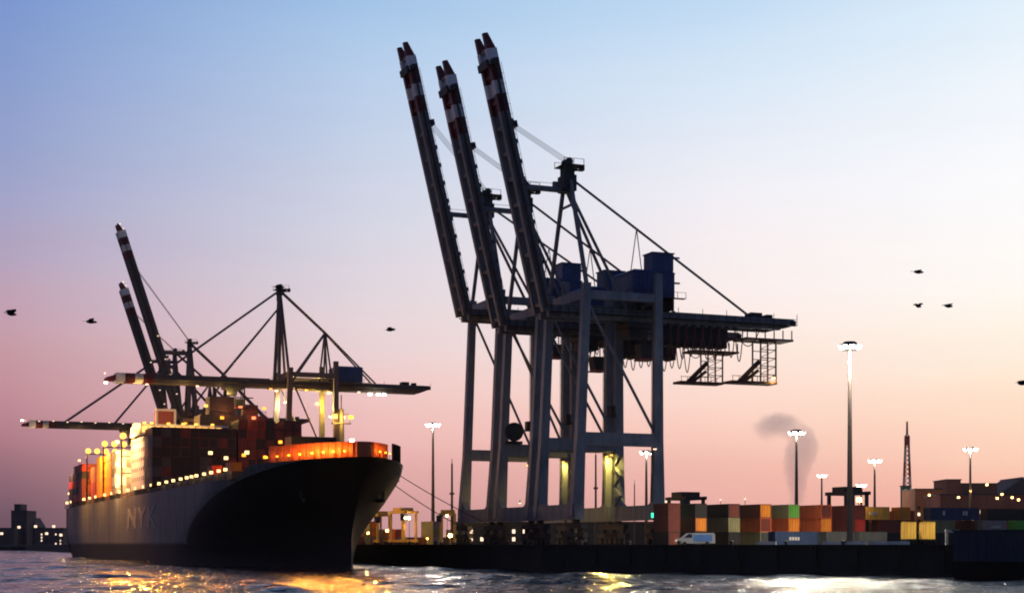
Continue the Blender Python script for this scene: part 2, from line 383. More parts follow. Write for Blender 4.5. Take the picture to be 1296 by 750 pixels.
# ------------------------------------------------------------------ gantry cranes
def gantry_crane(T, label, group, gz=45.3, apex=74.3, boom_len=53.5, phi=76.7, style=1, paint=None, boom_paint=None, detail=True, back=55.0, boom_end_lamp=True, S_=SP, reel=False, thick=1.0, heavy=1.0, plat=11.9):
    base = RW + u * T
    P = paint or M_crane; BP = boom_paint or M_boom
    c = empty('gantry_crane', base, TH, label, 'gantry crane', group)
    yc = S_ / 2; G = GAUGE
    legtop = gz + 4.7
    lean = 2.1
    # legs
    for (x0, x1, top, w) in ((0, lean, legtop, 1.75), (G, G, legtop + 2.6, 1.75)):
        for y in (0, S_):
            mb = MB(); wy = 1.45
            mb.post((x0 - 0.05, y, 5.6), (x0 + (x1 - x0) * 0.36, y, 20.2), (w + 0.75, wy + 0.3), (w + 0.05, wy))
            mb.post((x0 + (x1 - x0) * 0.36, y, 20.2), (x1, y, top), (w + 0.05, wy), (w - 0.25, wy - 0.1))
            lg = mb.build('leg', P, c)
            if detail:
                lb = MB()
                xa = x0 - 1.25
                for dx in (-0.3, 0.3): lb.beam((xa, y + dx, 8.6), (x1 - 1.1, y + dx, top - 1), 0.07)
                for i in range(20):
                    f = i / 20; lb.beam((xa + (x1 - 1.1 - xa) * f, y - 0.3, 8.6 + (top - 9.6) * f), (xa + (x1 - 1.1 - xa) * f, y + 0.3, 8.6 + (top - 9.6) * f), 0.05)
                if x0 > 0: lb.build('ladder', M_dark, lg)
    # sills along the rails with haunches, bogies below
    for x in (0, G):
        mb = MB(); mb.box(x - 0.95, x + 0.95, -1.6, S_ + 1.6, 5.0, 7.9)
        for y, sg in ((0.85, 1), (S_ - 0.85, -1)):
            for k in range(5):
                a0 = k / 5; a1 = (k + 1) / 5
                def hy(a): return y + sg * 2.6 * (1 - math.sin(a * math.pi / 2))
                def hz(a): return 7.9 + 2.6 * (1 - math.cos(a * math.pi / 2))
                q = [(x - 0.7, y, hz(a0) - (0.03 if k == 0 else 0)), (x + 0.7, y, hz(a0) - (0.03 if k == 0 else 0)), (x + 0.7, hy(a0), hz(a0) - 0.03), (x - 0.7, hy(a0), hz(a0) - 0.03),
                     (x - 0.7, y, hz(a1)), (x + 0.7, y, hz(a1)), (x + 0.7, hy(a1), hz(a1)), (x - 0.7, hy(a1), hz(a1))]
                mb.hexa(q)
        mb.build('sill_beam', P, c)
        for y in (0, S_):
            mb = MB(); mb.box(x - 0.6, x + 0.6, y - 3.6, y + 3.6, 3.3, 4.3); mb.box(x - 0.45, x + 0.45, y - 0.7, y + 0.7, 4.3, 5.0)
            for yy in (y - 2.4, y + 2.4):
                mb.box(x - 0.5, x + 0.5, yy - 1.9, yy + 1.9, 1.6, 2.5); mb.box(x - 0.35, x + 0.35, yy - 0.5, yy + 0.5, 2.5, 3.3)
            bg_ = mb.build('bogie', M_dark, c)
            if detail:
                for yy in (y - 3.7, y - 1.2, y + 1.2, y + 3.7):
                    w_ = MB(); w_.tube((x - 0.3, yy, 0.85), (x + 0.3, yy, 0.85), 0.72, n=14); w_.tube((x - 0.34, yy, 0.85), (x + 0.34, yy, 0.85), 0.35, n=10, mi=1)
                    w_.build('wheel', [M_dark, M_pole], bg_)
    # frames across the rails
    for y in (0, S_):
        sx_ = lean * 0.36
        MB().box(sx_ + 0.8, G - 0.85, y - 0.6, y + 0.6, 19.1, 21.6).build('portal_beam', P, c)
        MB().box(lean + 0.75, G - 0.75, y - 0.55, y + 0.55, gz + 1.7, gz + 3.3).build('top_beam', P, c)
        MB().tube((lean + 0.7, y, gz + 0.2), (G - 0.6, y, 21.7), 0.3, n=8).build('brace', P, c)
    for x in (lean, G):
        MB().box(x - 0.6, x + 0.6, 0.65, S_ - 0.65, gz + 1.72, gz + 3.6).build('cross_beam', P, c)
    # girder: two boxes, ties and walkways
    hb = -3.0; ge = hb + back; hw = 2.0
    mb = MB()
    for s in (-1, 1):
        yy = yc + s * hw
        mb.box(hb, ge - 4, yy - 0.55, yy + 0.55, gz - 1.15 * min(thick, 1.4), gz + 1.15)
        mb.hexa([(ge - 4, yy - 0.55, gz - 1.15 * min(thick, 1.4)), (ge, yy - 0.55, gz - 0.1), (ge, yy + 0.55, gz - 0.1), (ge - 4, yy + 0.55, gz - 1.15 * min(thick, 1.4)), (ge - 4, yy - 0.55, gz + 1.15), (ge, yy - 0.55, gz + 1.1), (ge, yy + 0.55, gz + 1.1), (ge - 4, yy + 0.55, gz + 1.15)])
    for i in range(8):
        xx = hb + 2 + i * (back - 5) / 7.0
        mb.box(xx - 0.3, xx + 0.3, yc - hw + 0.55, yc + hw - 0.55, gz - 0.5, gz + 0.6)
    mb.box(lean - 0.4, lean + 0.4, yc - hw - 0.4, yc + hw + 0.4, gz + 1.15, gz + 1.72); mb.box(G - 0.4, G + 0.4, yc - hw - 0.4, yc + hw + 0.4, gz + 1.15, gz + 1.72)
    gd = mb.build('girder', BP, c)
    for s in (-1, 1):
        yy = yc + s * (hw + 1.2)
        mb = MB(); mb.box(hb, ge, yy - 0.6, yy + 0.6, gz - 0.32, gz - 0.2)
        n = int(back / 1.8)
        for i in range(n + 1):
            xx = hb + 0.1 + i * (back - 0.2) / n
            mb.beam((xx, yy + s * 0.55, gz - 0.2), (xx, yy + s * 0.55, gz + (1.95 if i % 3 == 0 else 1.0)), 0.09)
        for zz in (0.35, 0.95): mb.beam((hb, yy + s * 0.55, gz + zz), (ge, yy + s * 0.55, gz + zz), 0.07)
        mb.build('walkway', M_dark, gd)
    # boom
    up = phi > 1
    ph = rad(phi) if up else 0.0
    bd = Vector((-math.cos(ph), 0, math.sin(ph))); bn = Vector((math.sin(ph), 0, math.cos(ph)))   # along, and up/landward normal
    H0 = Vector((hb - 0.2, yc, gz))
    def bp_(t, y, n): return H0 + bd * t + Vector((0, y, 0)) + bn * n
    def bbox(mb, t0, t1, y0, y1, n0, n1, mi=0, n1b=None):
        n1b = n1 if n1b is None else n1b
        q = [bp_(t0, y0, n0), bp_(t1, y0, n0), bp_(t1, y1, n0), bp_(t0, y1, n0), bp_(t0, y0, n1), bp_(t1, y0, n1b), bp_(t1, y1, n1b), bp_(t0, y1, n1)]
        return mb.hexa(q, mi)
    mb = MB(); Lb = boom_len
    stripes = [(Lb - 15.0, Lb - 11.6, 1), (Lb - 11.6, Lb - 9.0, 2), (Lb - 9.0, Lb - 5.9, 1), (Lb - 5.9, Lb - 3.0, 2)]
    for s in (-1, 1):
        y0, y1 = s * hw - 0.55, s * hw + 0.55
        bbox(mb, 0, Lb - 15.0, y0, y1, -1.05 * thick, 1.05 * thick, 0)
        for a, b2, mi in stripes: bbox(mb, a, b2, y0, y1, -1.05 * thick, 1.05 * thick, mi)
        bbox(mb, Lb - 3.0, Lb, y0 + 0.1, y1 - 0.1, -1.0, 0.9, 1, -0.1)
    for i in range(11):
        tt = 1.5 + i * (Lb - 4.5) / 10.0
        mi = 0
        for a, b2, m_ in stripes:
            if a <= tt < b2: mi = m_
        bbox(mb, tt - 0.35, tt + 0.35, -hw + 0.55, hw - 0.55, -0.7, 0.7, mi)
        if i < 10:
            t2 = 1.5 + (i + 1) * (Lb - 4.5) / 10.0
            mb.beam(bp_(tt, -hw + 0.5, 0.75), bp_(t2, hw - 0.5, 0.75), 0.22, 0.22, 1 if tt > Lb - 16 else 0)
    bbox(mb, Lb - 15.0, Lb - 12, -hw + .6, hw - .6, -0.4, 0.4, 1); bbox(mb, Lb - 8.8, Lb - 6.2, -hw + .6, hw - .6, -0.4, 0.4, 1)
    bbox(mb, Lb - 11.5, Lb - 9.1, -hw + .6, hw - .6, -0.4, 0.4, 2); bbox(mb, Lb - 5.8, Lb - 3.3, -hw + .6, hw - .6, -0.4, 0.4, 2)
    bm_ = mb.build('boom', [BP, M_red, M_white], c)
    mb = MB()
    for s in (-1, 1):
        yy = s * (hw + 1.15)
        bbox(mb, 0.5, Lb - 6, yy - 0.5, yy + 0.5, -0.35, -0.22)
        n = int(Lb / 2.2)
        for i in range(n):
            tt = 0.8 + i * (Lb - 7.0) / n
            mb.beam(bp_(tt, yy + s * 0.48, -0.25), bp_(tt, yy + s * 0.48, 0.9), 0.07)
        mb.beam(bp_(0.6, yy + s * 0.48, 0.85), bp_(Lb - 6, yy + s * 0.48, 0.85), 0.06); mb.beam(bp_(0.6, yy + s * 0.48, 0.35), bp_(Lb - 6, yy + s * 0.48, 0.35), 0.05)
    if detail:
        for i in range(9):                     # sheave brackets, folded stay links along the boom's upper side
            tt = 5 + i * 3.9
            bbox(mb, tt, tt + 0.8, -hw - 0.3, -hw + 0.3, 1.06, 1.5); bbox(mb, tt, tt + 0.8, hw - 0.3, hw + 0.3, 1.06, 1.5)
        bbox(mb, Lb - 6.2, Lb - 5.2, -hw - 2.2, -hw - 0.56, -0.9, 0.3); bbox(mb, Lb - 6.4, Lb - 5.0, -hw - 0.4, hw + 0.4, -1.6, -1.06)
        bbox(mb, Lb - 18.2, Lb - 17.0, -hw - 0.6, hw + 0.6, 1.06, 2.0)
    mb.build('boom_walkway', M_dark, bm_)
    if boom_end_lamp:
        mb = MB(); a = bp_(Lb - 0.2, hw, 1.0); mb.box(a.x - 0.25, a.x + 0.25, a.y - 0.25, a.y + 0.25, a.z + 0.3, a.z + 0.8)
        mb.build('beacon', E_soft, bm_)
    # pylon
    ax = hb + 5.0 if style == 1 else 0.6
    A = Vector((ax, yc, apex))
    if style == 1:
        for y, s in ((0, -1), (S_, 1)):
            MB().beam((lean, y, legtop), (ax, yc + s * 0.9, apex - 1.5), 0.62, 0.75).build('pylon_leg', BP, c)
        for s in (-1, 1):
            MB().beam((ax + 0.4, yc + s * 0.6, apex - 5.5), (hb + 17, yc + s * hw, gz + 1.2), 0.42, 0.5).build('pylon_leg', BP, c)
        zc = gz + (apex - gz) * 0.72; fr = (zc - legtop) / (apex - 1.5 - legtop)
        mb = MB(); mb.beam((lean + (ax - lean) * fr, 0 + (yc - .9) * fr, zc), (lean + (ax - lean) * fr, S_ - (S_ - yc - .9) * fr, zc), 0.4)
        mb.build('pylon_tie', BP, c)
    else:
        for s in (-1, 1):
            MB().beam((ax - 1.0, yc + s * 3.2, gz + 1.2), (ax, yc + s * 0.7, apex - 1), 0.7 * heavy, 0.8 * heavy).build('pylon_leg', BP, c)
            MB().beam((ax + 2.6, yc + s * 3.0, gz + 1.2), (ax, yc + s * 0.7, apex - 1), 0.5 * heavy, 0.6 * heavy).build('pylon_leg', BP, c)
        zb = gz + (apex - gz) * 0.56; bx_ = hb + 19
        for s in (-1, 1):
            MB().beam((bx_ - 1.3, yc + s * 3, gz + 1.2), (bx_, yc + s * 0.5, zb), 0.5).build('rear_pylon_leg', BP, c)
            MB().beam((bx_ + 1.6, yc + s * 3, gz + 1.2), (bx_, yc + s * 0.5, zb), 0.5).build('rear_pylon_leg', BP, c)
            MB().beam((ax + 4, yc + s * 2.0, gz + 1.3), (bx_, yc + s * 0.5, zb), 0.6).build('rear_pylon_brace', BP, c)
    mb = MB()
    mb.box(ax - 0.8, ax + 0.9, yc - 1.6, yc + 1.6, apex - 2.2, apex - 0.4); mb.box(ax - 1.7, ax + 2.6, yc - 2.4, yc + 2.4, apex - 0.4, apex - 0.25)
    for yy in (yc - 1.0, yc + 1.0): mb.tube((ax, yy - 0.25, apex + 0.5), (ax, yy + 0.25, apex + 0.5), 0.75, n=12)
    for xx in (ax - 1.65, ax + 0.4, ax + 2.55):
        for yy in (yc - 2.3, yc + 2.3): mb.beam((xx, yy, apex - 0.3), (xx, yy, apex + 0.9), 0.1)
    for yy in (yc - 2.3, yc + 2.3): mb.beam((ax - 1.65, yy, apex + 0.85), (ax + 2.55, yy, apex + 0.85), 0.08)
    mb.beam((ax + 0.9, yc, apex - 1.0), (ax + 3.3, yc, apex - 0.7), 0.5, 0.3); mb.box(ax + 2.7, ax + 3.5, yc - .6, yc + .6, apex - .9, apex + .2)
    mb.beam((ax - 1.2, yc - 1.8, apex - 4.4), (ax - 1.2, yc - 1.8, apex - 0.4), 0.5)
    if style == 1:
        mb.box(ax - 1.2, ax + 1.2, yc - 1.9, yc + 1.9, apex - 5.3, apex - 2.2)
    mb.build('pylon_head', M_dark, c)
    # stays
    if style == 1:
        MB().tube((ax + 0.9, yc, apex - 2.6), (ge - 8.5, yc, gz + 1.3), 0.26).build('backstay', BP, c)
        fx = 0.35; m0 = Vector((ax + 0.9, yc, apex - 2.6)).lerp(Vector((ge - 8.5, yc, gz + 1.3)), fx)
        for dx in (-1.4, 1.3): MB().tube(m0, (m0.x + dx, yc, gz + 8.2), 0.1, n=6).build('stay_post', BP, c)
        for i in range(4):
            t0 = Lb - 17.5 + i * 0.2
            MB().tube(bp_(t0, (-1.5, -.5, .5, 1.5)[i], 1.9), (ax, yc + (-1.1, -.4, .4, 1.1)[i], apex + 0.7), 0.05, n=4).build('hoist_rope', M_rope, c)
    else:
        bx_ = hb + 19; zb = gz + (apex - gz) * 0.56
        for s in (-1, 1):
            mb = MB(); mb.tube((ax, yc + s * 0.6, apex - 0.6), (bx_, yc + s * 0.5, zb), 0.27 * heavy); mb.build('backstay', BP, c)
            MB().tube((bx_, yc + s * 0.5, zb), (hb + 36, yc + s * 1.8, gz + 1.2), 0.24 * heavy).build('backstay', BP, c)
            if not up:
                MB().tube((ax, yc + s * 0.6, apex - 0.6), bp_(Lb * 0.68, s * hw, 1.2), 0.27 * heavy).build('forestay', BP, c)
                MB().tube((ax, yc + s * 0.6, apex - 6), bp_(Lb * 0.3, s * hw, 1.2), 0.2 * heavy).build('forestay', BP, c)
            else:
                for q in (0, 1):
                    MB().tube(bp_(Lb * 0.78, s * (1.2 - q * .5), 1.2), (ax, yc + s * (0.8 - q * .4), apex), 0.06, n=4).build('hoist_rope', M_rope, c)
    # boom latch strut
    if up:
        zl = apex - 5.0; tb = (zl - gz) / math.sin(ph); bx = H0.x - math.cos(ph) * tb
        mb = MB(); mb.box(bx + 1.0, ax, yc - 0.5, yc + 0.5, zl - 0.45 * heavy, zl + 0.45 * heavy)
        mb.beam((bx + 1.2, yc - 1.1, zl), (bx + 1.2, yc - 1.1, zl + 1.6), 0.9, 0.5); mb.beam((ax - 2.6, yc, zl + .4), (ax - 2.6, yc, zl + 1.5), 0.8)
        mb.beam((bx + 1.0, yc + .6, zl + 1.3), (ax, yc + .6, zl + 1.3), 0.07)
        mb.build('latch_strut', BP, c)
    # machinery house
    hz0 = gz + 3.65
    hx0 = hb + (17 if style == 1 else 21.5)
    if style == 2: hz0 = gz + 1.16
    mh = MB(); mh.box(hx0, hx0 + 9.2, yc - 4.6, yc + 4.6, hz0, hz0 + 4.7)
    mh.hexa([(hx0 - .2, yc - 4.8, hz0 + 4.7), (hx0 + 9.4, yc - 4.8, hz0 + 4.7), (hx0 + 9.4, yc + 4.8, hz0 + 4.7), (hx0 - .2, yc + 4.8, hz0 + 4.7), (hx0 + .4, yc - 4.4, hz0 + 5.2), (hx0 + 8.8, yc - 4.4, hz0 + 5.2), (hx0 + 8.8, yc + 4.4, hz0 + 5.2), (hx0 + .4, yc + 4.4, hz0 + 5.2)])
    for i in range(10):
        xx = hx0 + 0.5 + i * 0.9; mh.box(xx, xx + 0.12, yc - 4.68, yc - 4.6, hz0 + 0.2, hz0 + 4.6)
    house = mh.build('machinery_house', M_navy, c)
    mh = MB(); mh.box(hx0 + 4.4, hx0 + 9.0, yc - 4.5, yc - 0.6, hz0 + 5.2, hz0 + 8.6); mh.box(hx0 + 4.2, hx0 + 9.2, yc - 4.7, yc - .4, hz0 + 8.6, hz0 + 8.8)
    mh.beam((hx0 + 9.2, yc - 4, hz0 + 8), (hx0 + 10.6, yc - 4, hz0 + 8), 0.3); mh.beam((hx0 + 9.2, yc - 4, hz0 + 3), (hx0 + 10.6, yc - 4, hz0 + 3), 0.5, 0.3)
    if style == 1: mh.build('electrical_house', M_navy, house)
    # service frame carrying the house on the girder
    mb = MB()
    for xx in (hx0 + 0.4, hx0 + 4.5, hx0 + 8.7): mb.box(xx - 0.25, xx + 0.25, yc - 4.9, yc + 4.9, gz + 1.16, hz0)
    mb.box(hx0 - 2, hx0 + 11, yc - 6.0, yc - 4.9, hz0 - 0.35, hz0 - 0.2)
    for i in range(8): mb.beam((hx0 - 2 + i * 13 / 7.0, yc - 5.95, hz0 - .2), (hx0 - 2 + i * 13 / 7.0, yc - 5.95, hz0 + .95), 0.08)
    mb.beam((hx0 - 2, yc - 5.95, hz0 + .9), (hx0 + 11, yc - 5.95, hz0 + .9), 0.07)
    mb.build('house_frame', M_dark, house)
    # trolley, cabin
    tx = hb + (20 if up else -12)
    mb = MB(); mb.box(tx - 3.2, tx + 3.2, yc - 2.9, yc + 2.9, gz - 2.3, gz - 1.3); mb.box(tx - 2.6, tx + 1.0, yc - 2.2, yc + 2.2, gz - 4.2, gz - 2.3)
    for s in (-1, 1):
        for dx in (-2.4, 2.4): mb.tube((tx + dx, yc + s * 2, gz - 1.25), (tx + dx, yc + s * 2 + .3, gz - 1.25), 0.35, n=10)
    tr = mb.build('trolley', M_dark, c)
    mb = MB(); mb.hexa([(tx + 0.6, yc - 1.6, gz - 8.2), (tx + 3.2, yc - 1.6, gz - 8.2), (tx + 3.2, yc + 1.2, gz - 8.2), (tx + .6, yc + 1.2, gz - 8.2), (tx + .2, yc - 1.6, gz - 5.4), (tx + 3.2, yc - 1.6, gz - 5.4), (tx + 3.2, yc + 1.2, gz - 5.4), (tx + .2, yc + 1.2, gz - 5.4)])
    for dx, dy in ((.6, -1.3), (2.9, -1.3), (.6, 1), (2.9, 1)): mb.beam((tx + dx, yc + dy, gz - 5.4), (tx + dx, yc + dy, gz - 2.3), 0.2)
    mb.box(tx + .4, tx + 3.4, yc - 2.2, yc + 1.8, gz - 8.5, gz - 8.2, 1)
    mb.build('cabin', [M_dark, M_redox], tr)
    mb = MB(); zz = gz - (9.2 if up else 15)
    mb.box(tx - 1.1, tx + 1.1, yc - 6.1, yc + 6.1, zz, zz + 0.5); mb.box(tx - 1.4, tx + 1.4, yc - 1.6, yc + 1.6, zz + .5, zz + 1.5)
    for dx in (-.8, .8):
        for dy in (-1.2, 1.2): mb.tube((tx + dx, yc + dy, zz + 1.5), (tx + dx, yc + dy, gz - 2.3), 0.06, n=4)
    if not up: mb.build('spreader', M_dark, tr)
    # festoon loops hanging below the back reach
    if detail:
        fb = MB()
        x_ = hb + 26.0; k_ = 0
        while x_ < ge - 14:
            w_ = 1.85; dep = 6.1 + 0.5 * math.sin(k_ * 1.7)
            pts = [(x_ + w_ * i / 8, yc - hw - 1.0, gz - 1.6 - dep * (1 - (2 * i / 8 - 1) ** 2)) for i in range(9)]
            fb.path(pts, 0.11, 5, 1); fb.box(x_ - 0.25, x_ + 0.25, yc - hw - 1.35, yc - hw - .6, gz - 1.9, gz - 1.2)
            x_ += w_; k_ += 1
        pts = [(ge - 14 + 5.5 * i / 10, yc - hw - 1.0, gz - 1.5 - 3.4 * (1 - (2 * i / 10 - 1) ** 2)) for i in range(11)]; fb.path(pts, 0.1, 4)
        fb.build('festoon', [M_rope, M_rust2], gd)
        mb = MB(); mb.box(hb + 24, ge - 15, yc - 1.2, yc + 1.2, gz - 4.6, gz - 1.4)
        for i in range(9): mb.box(hb + 24.3 + i * 1.8, hb + 25.2 + i * 1.8, yc - 1.9, yc + 1.9, gz - 5.4, gz - 4.6)
        mb.build('cable_trolley', M_dark, gd)
        # hanging service platform under the back end
        pf = MB(); z0 = gz - plat
        pf.box(ge - 11.5, ge - 0.2, yc - 2.6, yc + 2.6, gz - 3.4, gz - 3.0)
        for i in range(6): pf.beam((ge - 11 + i * 2.1, yc - 2.4, gz - 3.0), (ge - 11 + i * 2.1, yc - 2.4, gz - 1.2), 0.18)
        pf.box(ge - 14.2, ge - 3.6, yc - 1.8, yc + 1.8, z0 - 0.35, z0 + 0.15)
        for dx in (-7.4, -3.8):
            for dy in (-1.6, 1.6): pf.beam((ge + dx, yc + dy, z0), (ge + dx, yc + dy, gz - 3.3), 0.26)
        for i in range(5 if plat > 11 else 4):
            zz = z0 + 1.6 + i * 1.7
            pf.beam((ge - 7.4, yc - 1.6, zz), (ge - 3.8, yc - 1.6, zz), 0.16); pf.beam((ge - 7.4, yc + 1.6, zz), (ge - 3.8, yc + 1.6, zz), 0.16)
            pf.beam((ge - 7.4, yc - 1.6, zz - 1.6), (ge - 3.8, yc - 1.6, zz), 0.12)
        pf.beam((ge - 11.6, yc, z0), (ge - 6.8, yc, z0 + 4.4), 0.75, 0.8); pf.beam((ge - 10.6, yc, z0), (ge - 7.0, yc, z0 + 2.6), 0.5, 0.6)
        for i in range(8): pf.beam((ge - 14 + i * 1.45, yc - 1.75, z0), (ge - 14 + i * 1.45, yc - 1.75, z0 + 1.1), 0.08)
        pf.beam((ge - 14.2, yc - 1.75, z0 + 1.1), (ge - 7.4, yc - 1.75, z0 + 1.1), 0.1)
        if plat < 20: pf.build('service_platform', M_rust, gd)
        # cable reel
        if reel: MB().tube((2.9, S_ - 1.3, 24.2), (2.9, S_ - 0.65, 24.2), 2.0, n=22).build('cable_reel', M_dark, c)
        mb = MB(); mb.box(0.9, 4.6, S_ - 1.6, S_ - .3, 21.6, 22.2)
        if reel: mb.build('reel_bracket', M_dark, c)
        mb = MB(); mb.box(G - 2.4, G - .9, SP - 1.2, SP + 1.2, 26.2, 26.5); mb.box(G - 2.2, G - 1.2, SP - .9, SP + .6, 26.5, 28.4); mb.build('landing', M_dark, c)
        # stair tower beside the far landside leg
        mb = MB()
        for i in range(7):
            za = 8 + i * 2.0; s = 1 if i % 2 else -1
            mb.beam((G - 1.5, SP - 3 - s * 1.4, za), (G - 1.5, SP - 3 + s * 1.4, za + 2.0), 0.7, 0.14)
        mb.build('stair', P, c)
    # back-end gear
    mb = MB(); mb.box(ge - 9.4, ge - 6.9, yc - 1.4, yc + 1.4, gz + 1.16, gz + 2.3); mb.box(ge - 5.6, ge - 4.2, yc - 1.0, yc + 1.0, gz + 1.16, gz + 2.1); mb.box(ge - 0.9, ge + 0.4, yc - 2.6, yc + 2.6, gz - .1, gz + 0.9)
    mb.build('tail_gear', M_dark, gd)
    return c, dict(hb=hb, ge=ge, gz=gz, yc=yc, bp=bp_, boom=bm_, girder=gd)

GRP = 'ship-to-shore cranes along the berth'
cA, iA = gantry_crane(0, 'nearest blue grey gantry crane, its raised striped boom the highest and rightmost of three', GRP)
cB, iB = gantry_crane(22, 'middle gantry crane of the near three, raised boom with the lowest striped tip', GRP, boom_len=54.5, reel=True, plat=9.9)
cC, iC = gantry_crane(44, 'third gantry crane behind the near pair, its raised striped boom leaning farthest left', GRP, gz=50.5, apex=77.5, boom_len=59.5, phi=76.6, plat=99)
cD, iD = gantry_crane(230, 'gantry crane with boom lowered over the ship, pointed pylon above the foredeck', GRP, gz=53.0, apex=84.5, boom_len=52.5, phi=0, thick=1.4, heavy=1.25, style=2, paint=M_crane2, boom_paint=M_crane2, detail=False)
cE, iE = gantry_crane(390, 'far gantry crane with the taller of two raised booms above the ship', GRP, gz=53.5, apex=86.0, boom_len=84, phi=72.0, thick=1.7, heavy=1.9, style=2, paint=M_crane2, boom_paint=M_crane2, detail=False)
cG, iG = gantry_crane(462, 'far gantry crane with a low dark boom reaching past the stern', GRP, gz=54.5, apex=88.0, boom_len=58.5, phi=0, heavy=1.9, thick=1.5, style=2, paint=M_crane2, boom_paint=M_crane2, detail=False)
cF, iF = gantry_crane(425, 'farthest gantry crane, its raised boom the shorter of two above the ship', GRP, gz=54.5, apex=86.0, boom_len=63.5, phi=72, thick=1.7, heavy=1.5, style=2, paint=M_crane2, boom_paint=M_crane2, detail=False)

def crane_lamp(c, loc, m, power=0, col=(1, .75, .4), size=0.5, typ='POINT', aim=None, spot=2.0):
    mb = MB(); x, y, z = loc
    mb.box(x - size / 2, x + size / 2, y - size / 2, y + size / 2, z - size * 0.25, z + size * 0.25); mb.box(x - .1, x + .1, y - .1, y + .1, z + size * .25, z + size * .25 + .5, 1)
    mb.build('lamp', [m, M_dark], c)
    if power: light(c, (x, y, z - 0.5), power, col, 0.3, typ, aim, spot)

# ------------------------------------------------------------------ the container ship
STEM = Vector((-31.7, 312, 0))
ship = empty('container_ship', STEM, rad(-68), 'large dark container ship moored bow on, grey side lit by a row of deck lamps', 'ship')
# local: +x forward, +y port, z up.  s = -x
LS = 326.0; BH = 19.8
def sst(a, b, t):
    t = min(1, max(0, (t - a) / (b - a))); return t * t * (3 - 2 * t)
def deck(s): return 18.6 + 2.6 * (1 - sst(19.5, 25.5, s)) + 0.5 * (1 - sst(-12, 15, s))
def rake(z): return 10.5 * max(0, (z - 6.0) / 15.2) ** 1.25 if z > 6 else 0.0
def ent(z): f = sst(1, 20, z); return 92 - 46 * f
def hw_(xi, z):
    f = max(0, min(1, (z - 2) / 18.0)); f = f ** 1.35
    p = 1.75 + 0.35 * f; q = 1.12 - 0.40 * f
    return BH * (1 - (1 - xi) ** p) ** q
xis = [0, .004, .015, .035, .065, .1, .145, .2, .26, .33, .41, .5, .6, .7, .8, .9, 1.0]
tail = [110, 124, 150, 190, 230, 262, 285, 300, 312, 320, 326]
NR = 15
def hull_pt(j, r):
    fz = r / (NR - 1)
    if j < len(xis):
        # deck height depends on s: solve once
        s = 0; z = 0
        zt = 19.0
        for _ in range(6):
            z = -3 + (zt + 3) * fz; s = -rake(z) + xis[j] * (ent(z) + rake(z)); zt = deck(s)
        z = -3 + (deck(s) + 3) * fz
        return s, hw_(xis[j], z), z
    s = tail[j - len(xis)]; z = -3 + (deck(s) + 3) * fz
    w = BH
    if s > 240:
        t_ = (s - 240) / 86; low = max(0, 1 - (z + 3) / 11.0)
        w = BH * (1 - 0.05 * t_ ** 2 - 0.16 * low * t_ ** 1.6)
    return s, w, z
NC = len(xis) + len(tail)
mb = MB(); vs = []
for sd_ in (-1, 1):
    for j in range(NC):
        for r in range(NR):
            s, w, z = hull_pt(j, r); vs.append((-s, sd_ * w, z))
fs = []; mis = []
def vi(k, j, r): return k * NC * NR + j * NR + r
for k in (0, 1):
    for j in range(NC - 1):
        for r in range(NR - 1):
            q = (vi(k, j, r), vi(k, j, r + 1), vi(k, j + 1, r + 1), vi(k, j + 1, r))
            if k == 0: q = q[::-1]
            z = sum(vs[i][2] for i in q) / 4
            fs.append(q); mis.append(1 if z < 4.0 else 0)
for r in range(NR - 1):
    fs.append((vi(0, NC - 1, r), vi(0, NC - 1, r + 1), vi(1, NC - 1, r + 1), vi(1, NC - 1, r))); mis.append(0)
mb.v = vs; mb.f = [tuple(reversed(f)) for f in fs]; mb.mi = mis; mb.sm = [True] * len(fs)
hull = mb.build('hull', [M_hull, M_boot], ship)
mb = MB()
for j in range(NC - 1):
    a = hull_pt(j, NR - 1); b_ = hull_pt(j + 1, NR - 1)
    mb.add([(-a[0], -a[1], a[2] - 0.02), (-b_[0], -b_[1], b_[2] - 0.02), (-b_[0], b_[1], b_[2] - 0.02), (-a[0], a[1], a[2] - 0.02)], [(0, 1, 2, 3)])
mb.build('deck', M_deck, ship)
# forecastle: plating of the bow bulwark, breakwater, rails
mb = MB()
def edge_pt(s, inset=0.25):
    for j in range(NC - 1):
        a = hull_pt(j, NR - 1); b_ = hull_pt(j + 1, NR - 1)
        if a[0] <= s <= b_[0]:
            t_ = (s - a[0]) / (b_[0] - a[0] + 1e-9); return a[1] + (b_[1] - a[1]) * t_ - inset, deck(s)
    return BH - inset, deck(s)
tip = hull_pt(0, NR - 1)[0]
def bulwark(name, m, k, sa, sb, n, inset, top):
    mb = MB(); pr = None
    for i in range(n + 1):
        f = i / n; s_ = sa + (sb - sa) * f ** 1.6
        w, z = edge_pt(s_, 0); w = max(w - inset, 0.0) if (i or inset < 1) else 0.0
        if pr:
            s0, w0, z0 = pr
            mb.hexa([(-s0, k * w0, z0 - .03), (-s_, k * w, z - .03), (-s_ - .25, k * max(w - .25, 0), z - .03), (-s0 - .25, k * max(w0 - .25, 0), z0 - .03), (-s0, k * w0, top), (-s_, k * w, top), (-s_ - .25, k * max(w - .25, 0), top), (-s0 - .25, k * max(w0 - .25, 0), top)])
            mb.beam((-s0 + .1, k * (w0 + .12), z0), (-s0 + .1, k * (w0 + .12), top - .1), .14, .2)
        pr = (s_, w, z)
    mb.build(name, m, ship)
bulwark('bow_bulwark', M_orange, -1, tip + 1.6, 13, 14, 1.5, 24.7)
bulwark('bow_bulwark', M_orange, 1, tip + 1.6, -1.5, 8, 1.5, 24.7)
bulwark('bow_bulwark', M_boot, 1, -2.0, 6, 8, .25, 24.9)
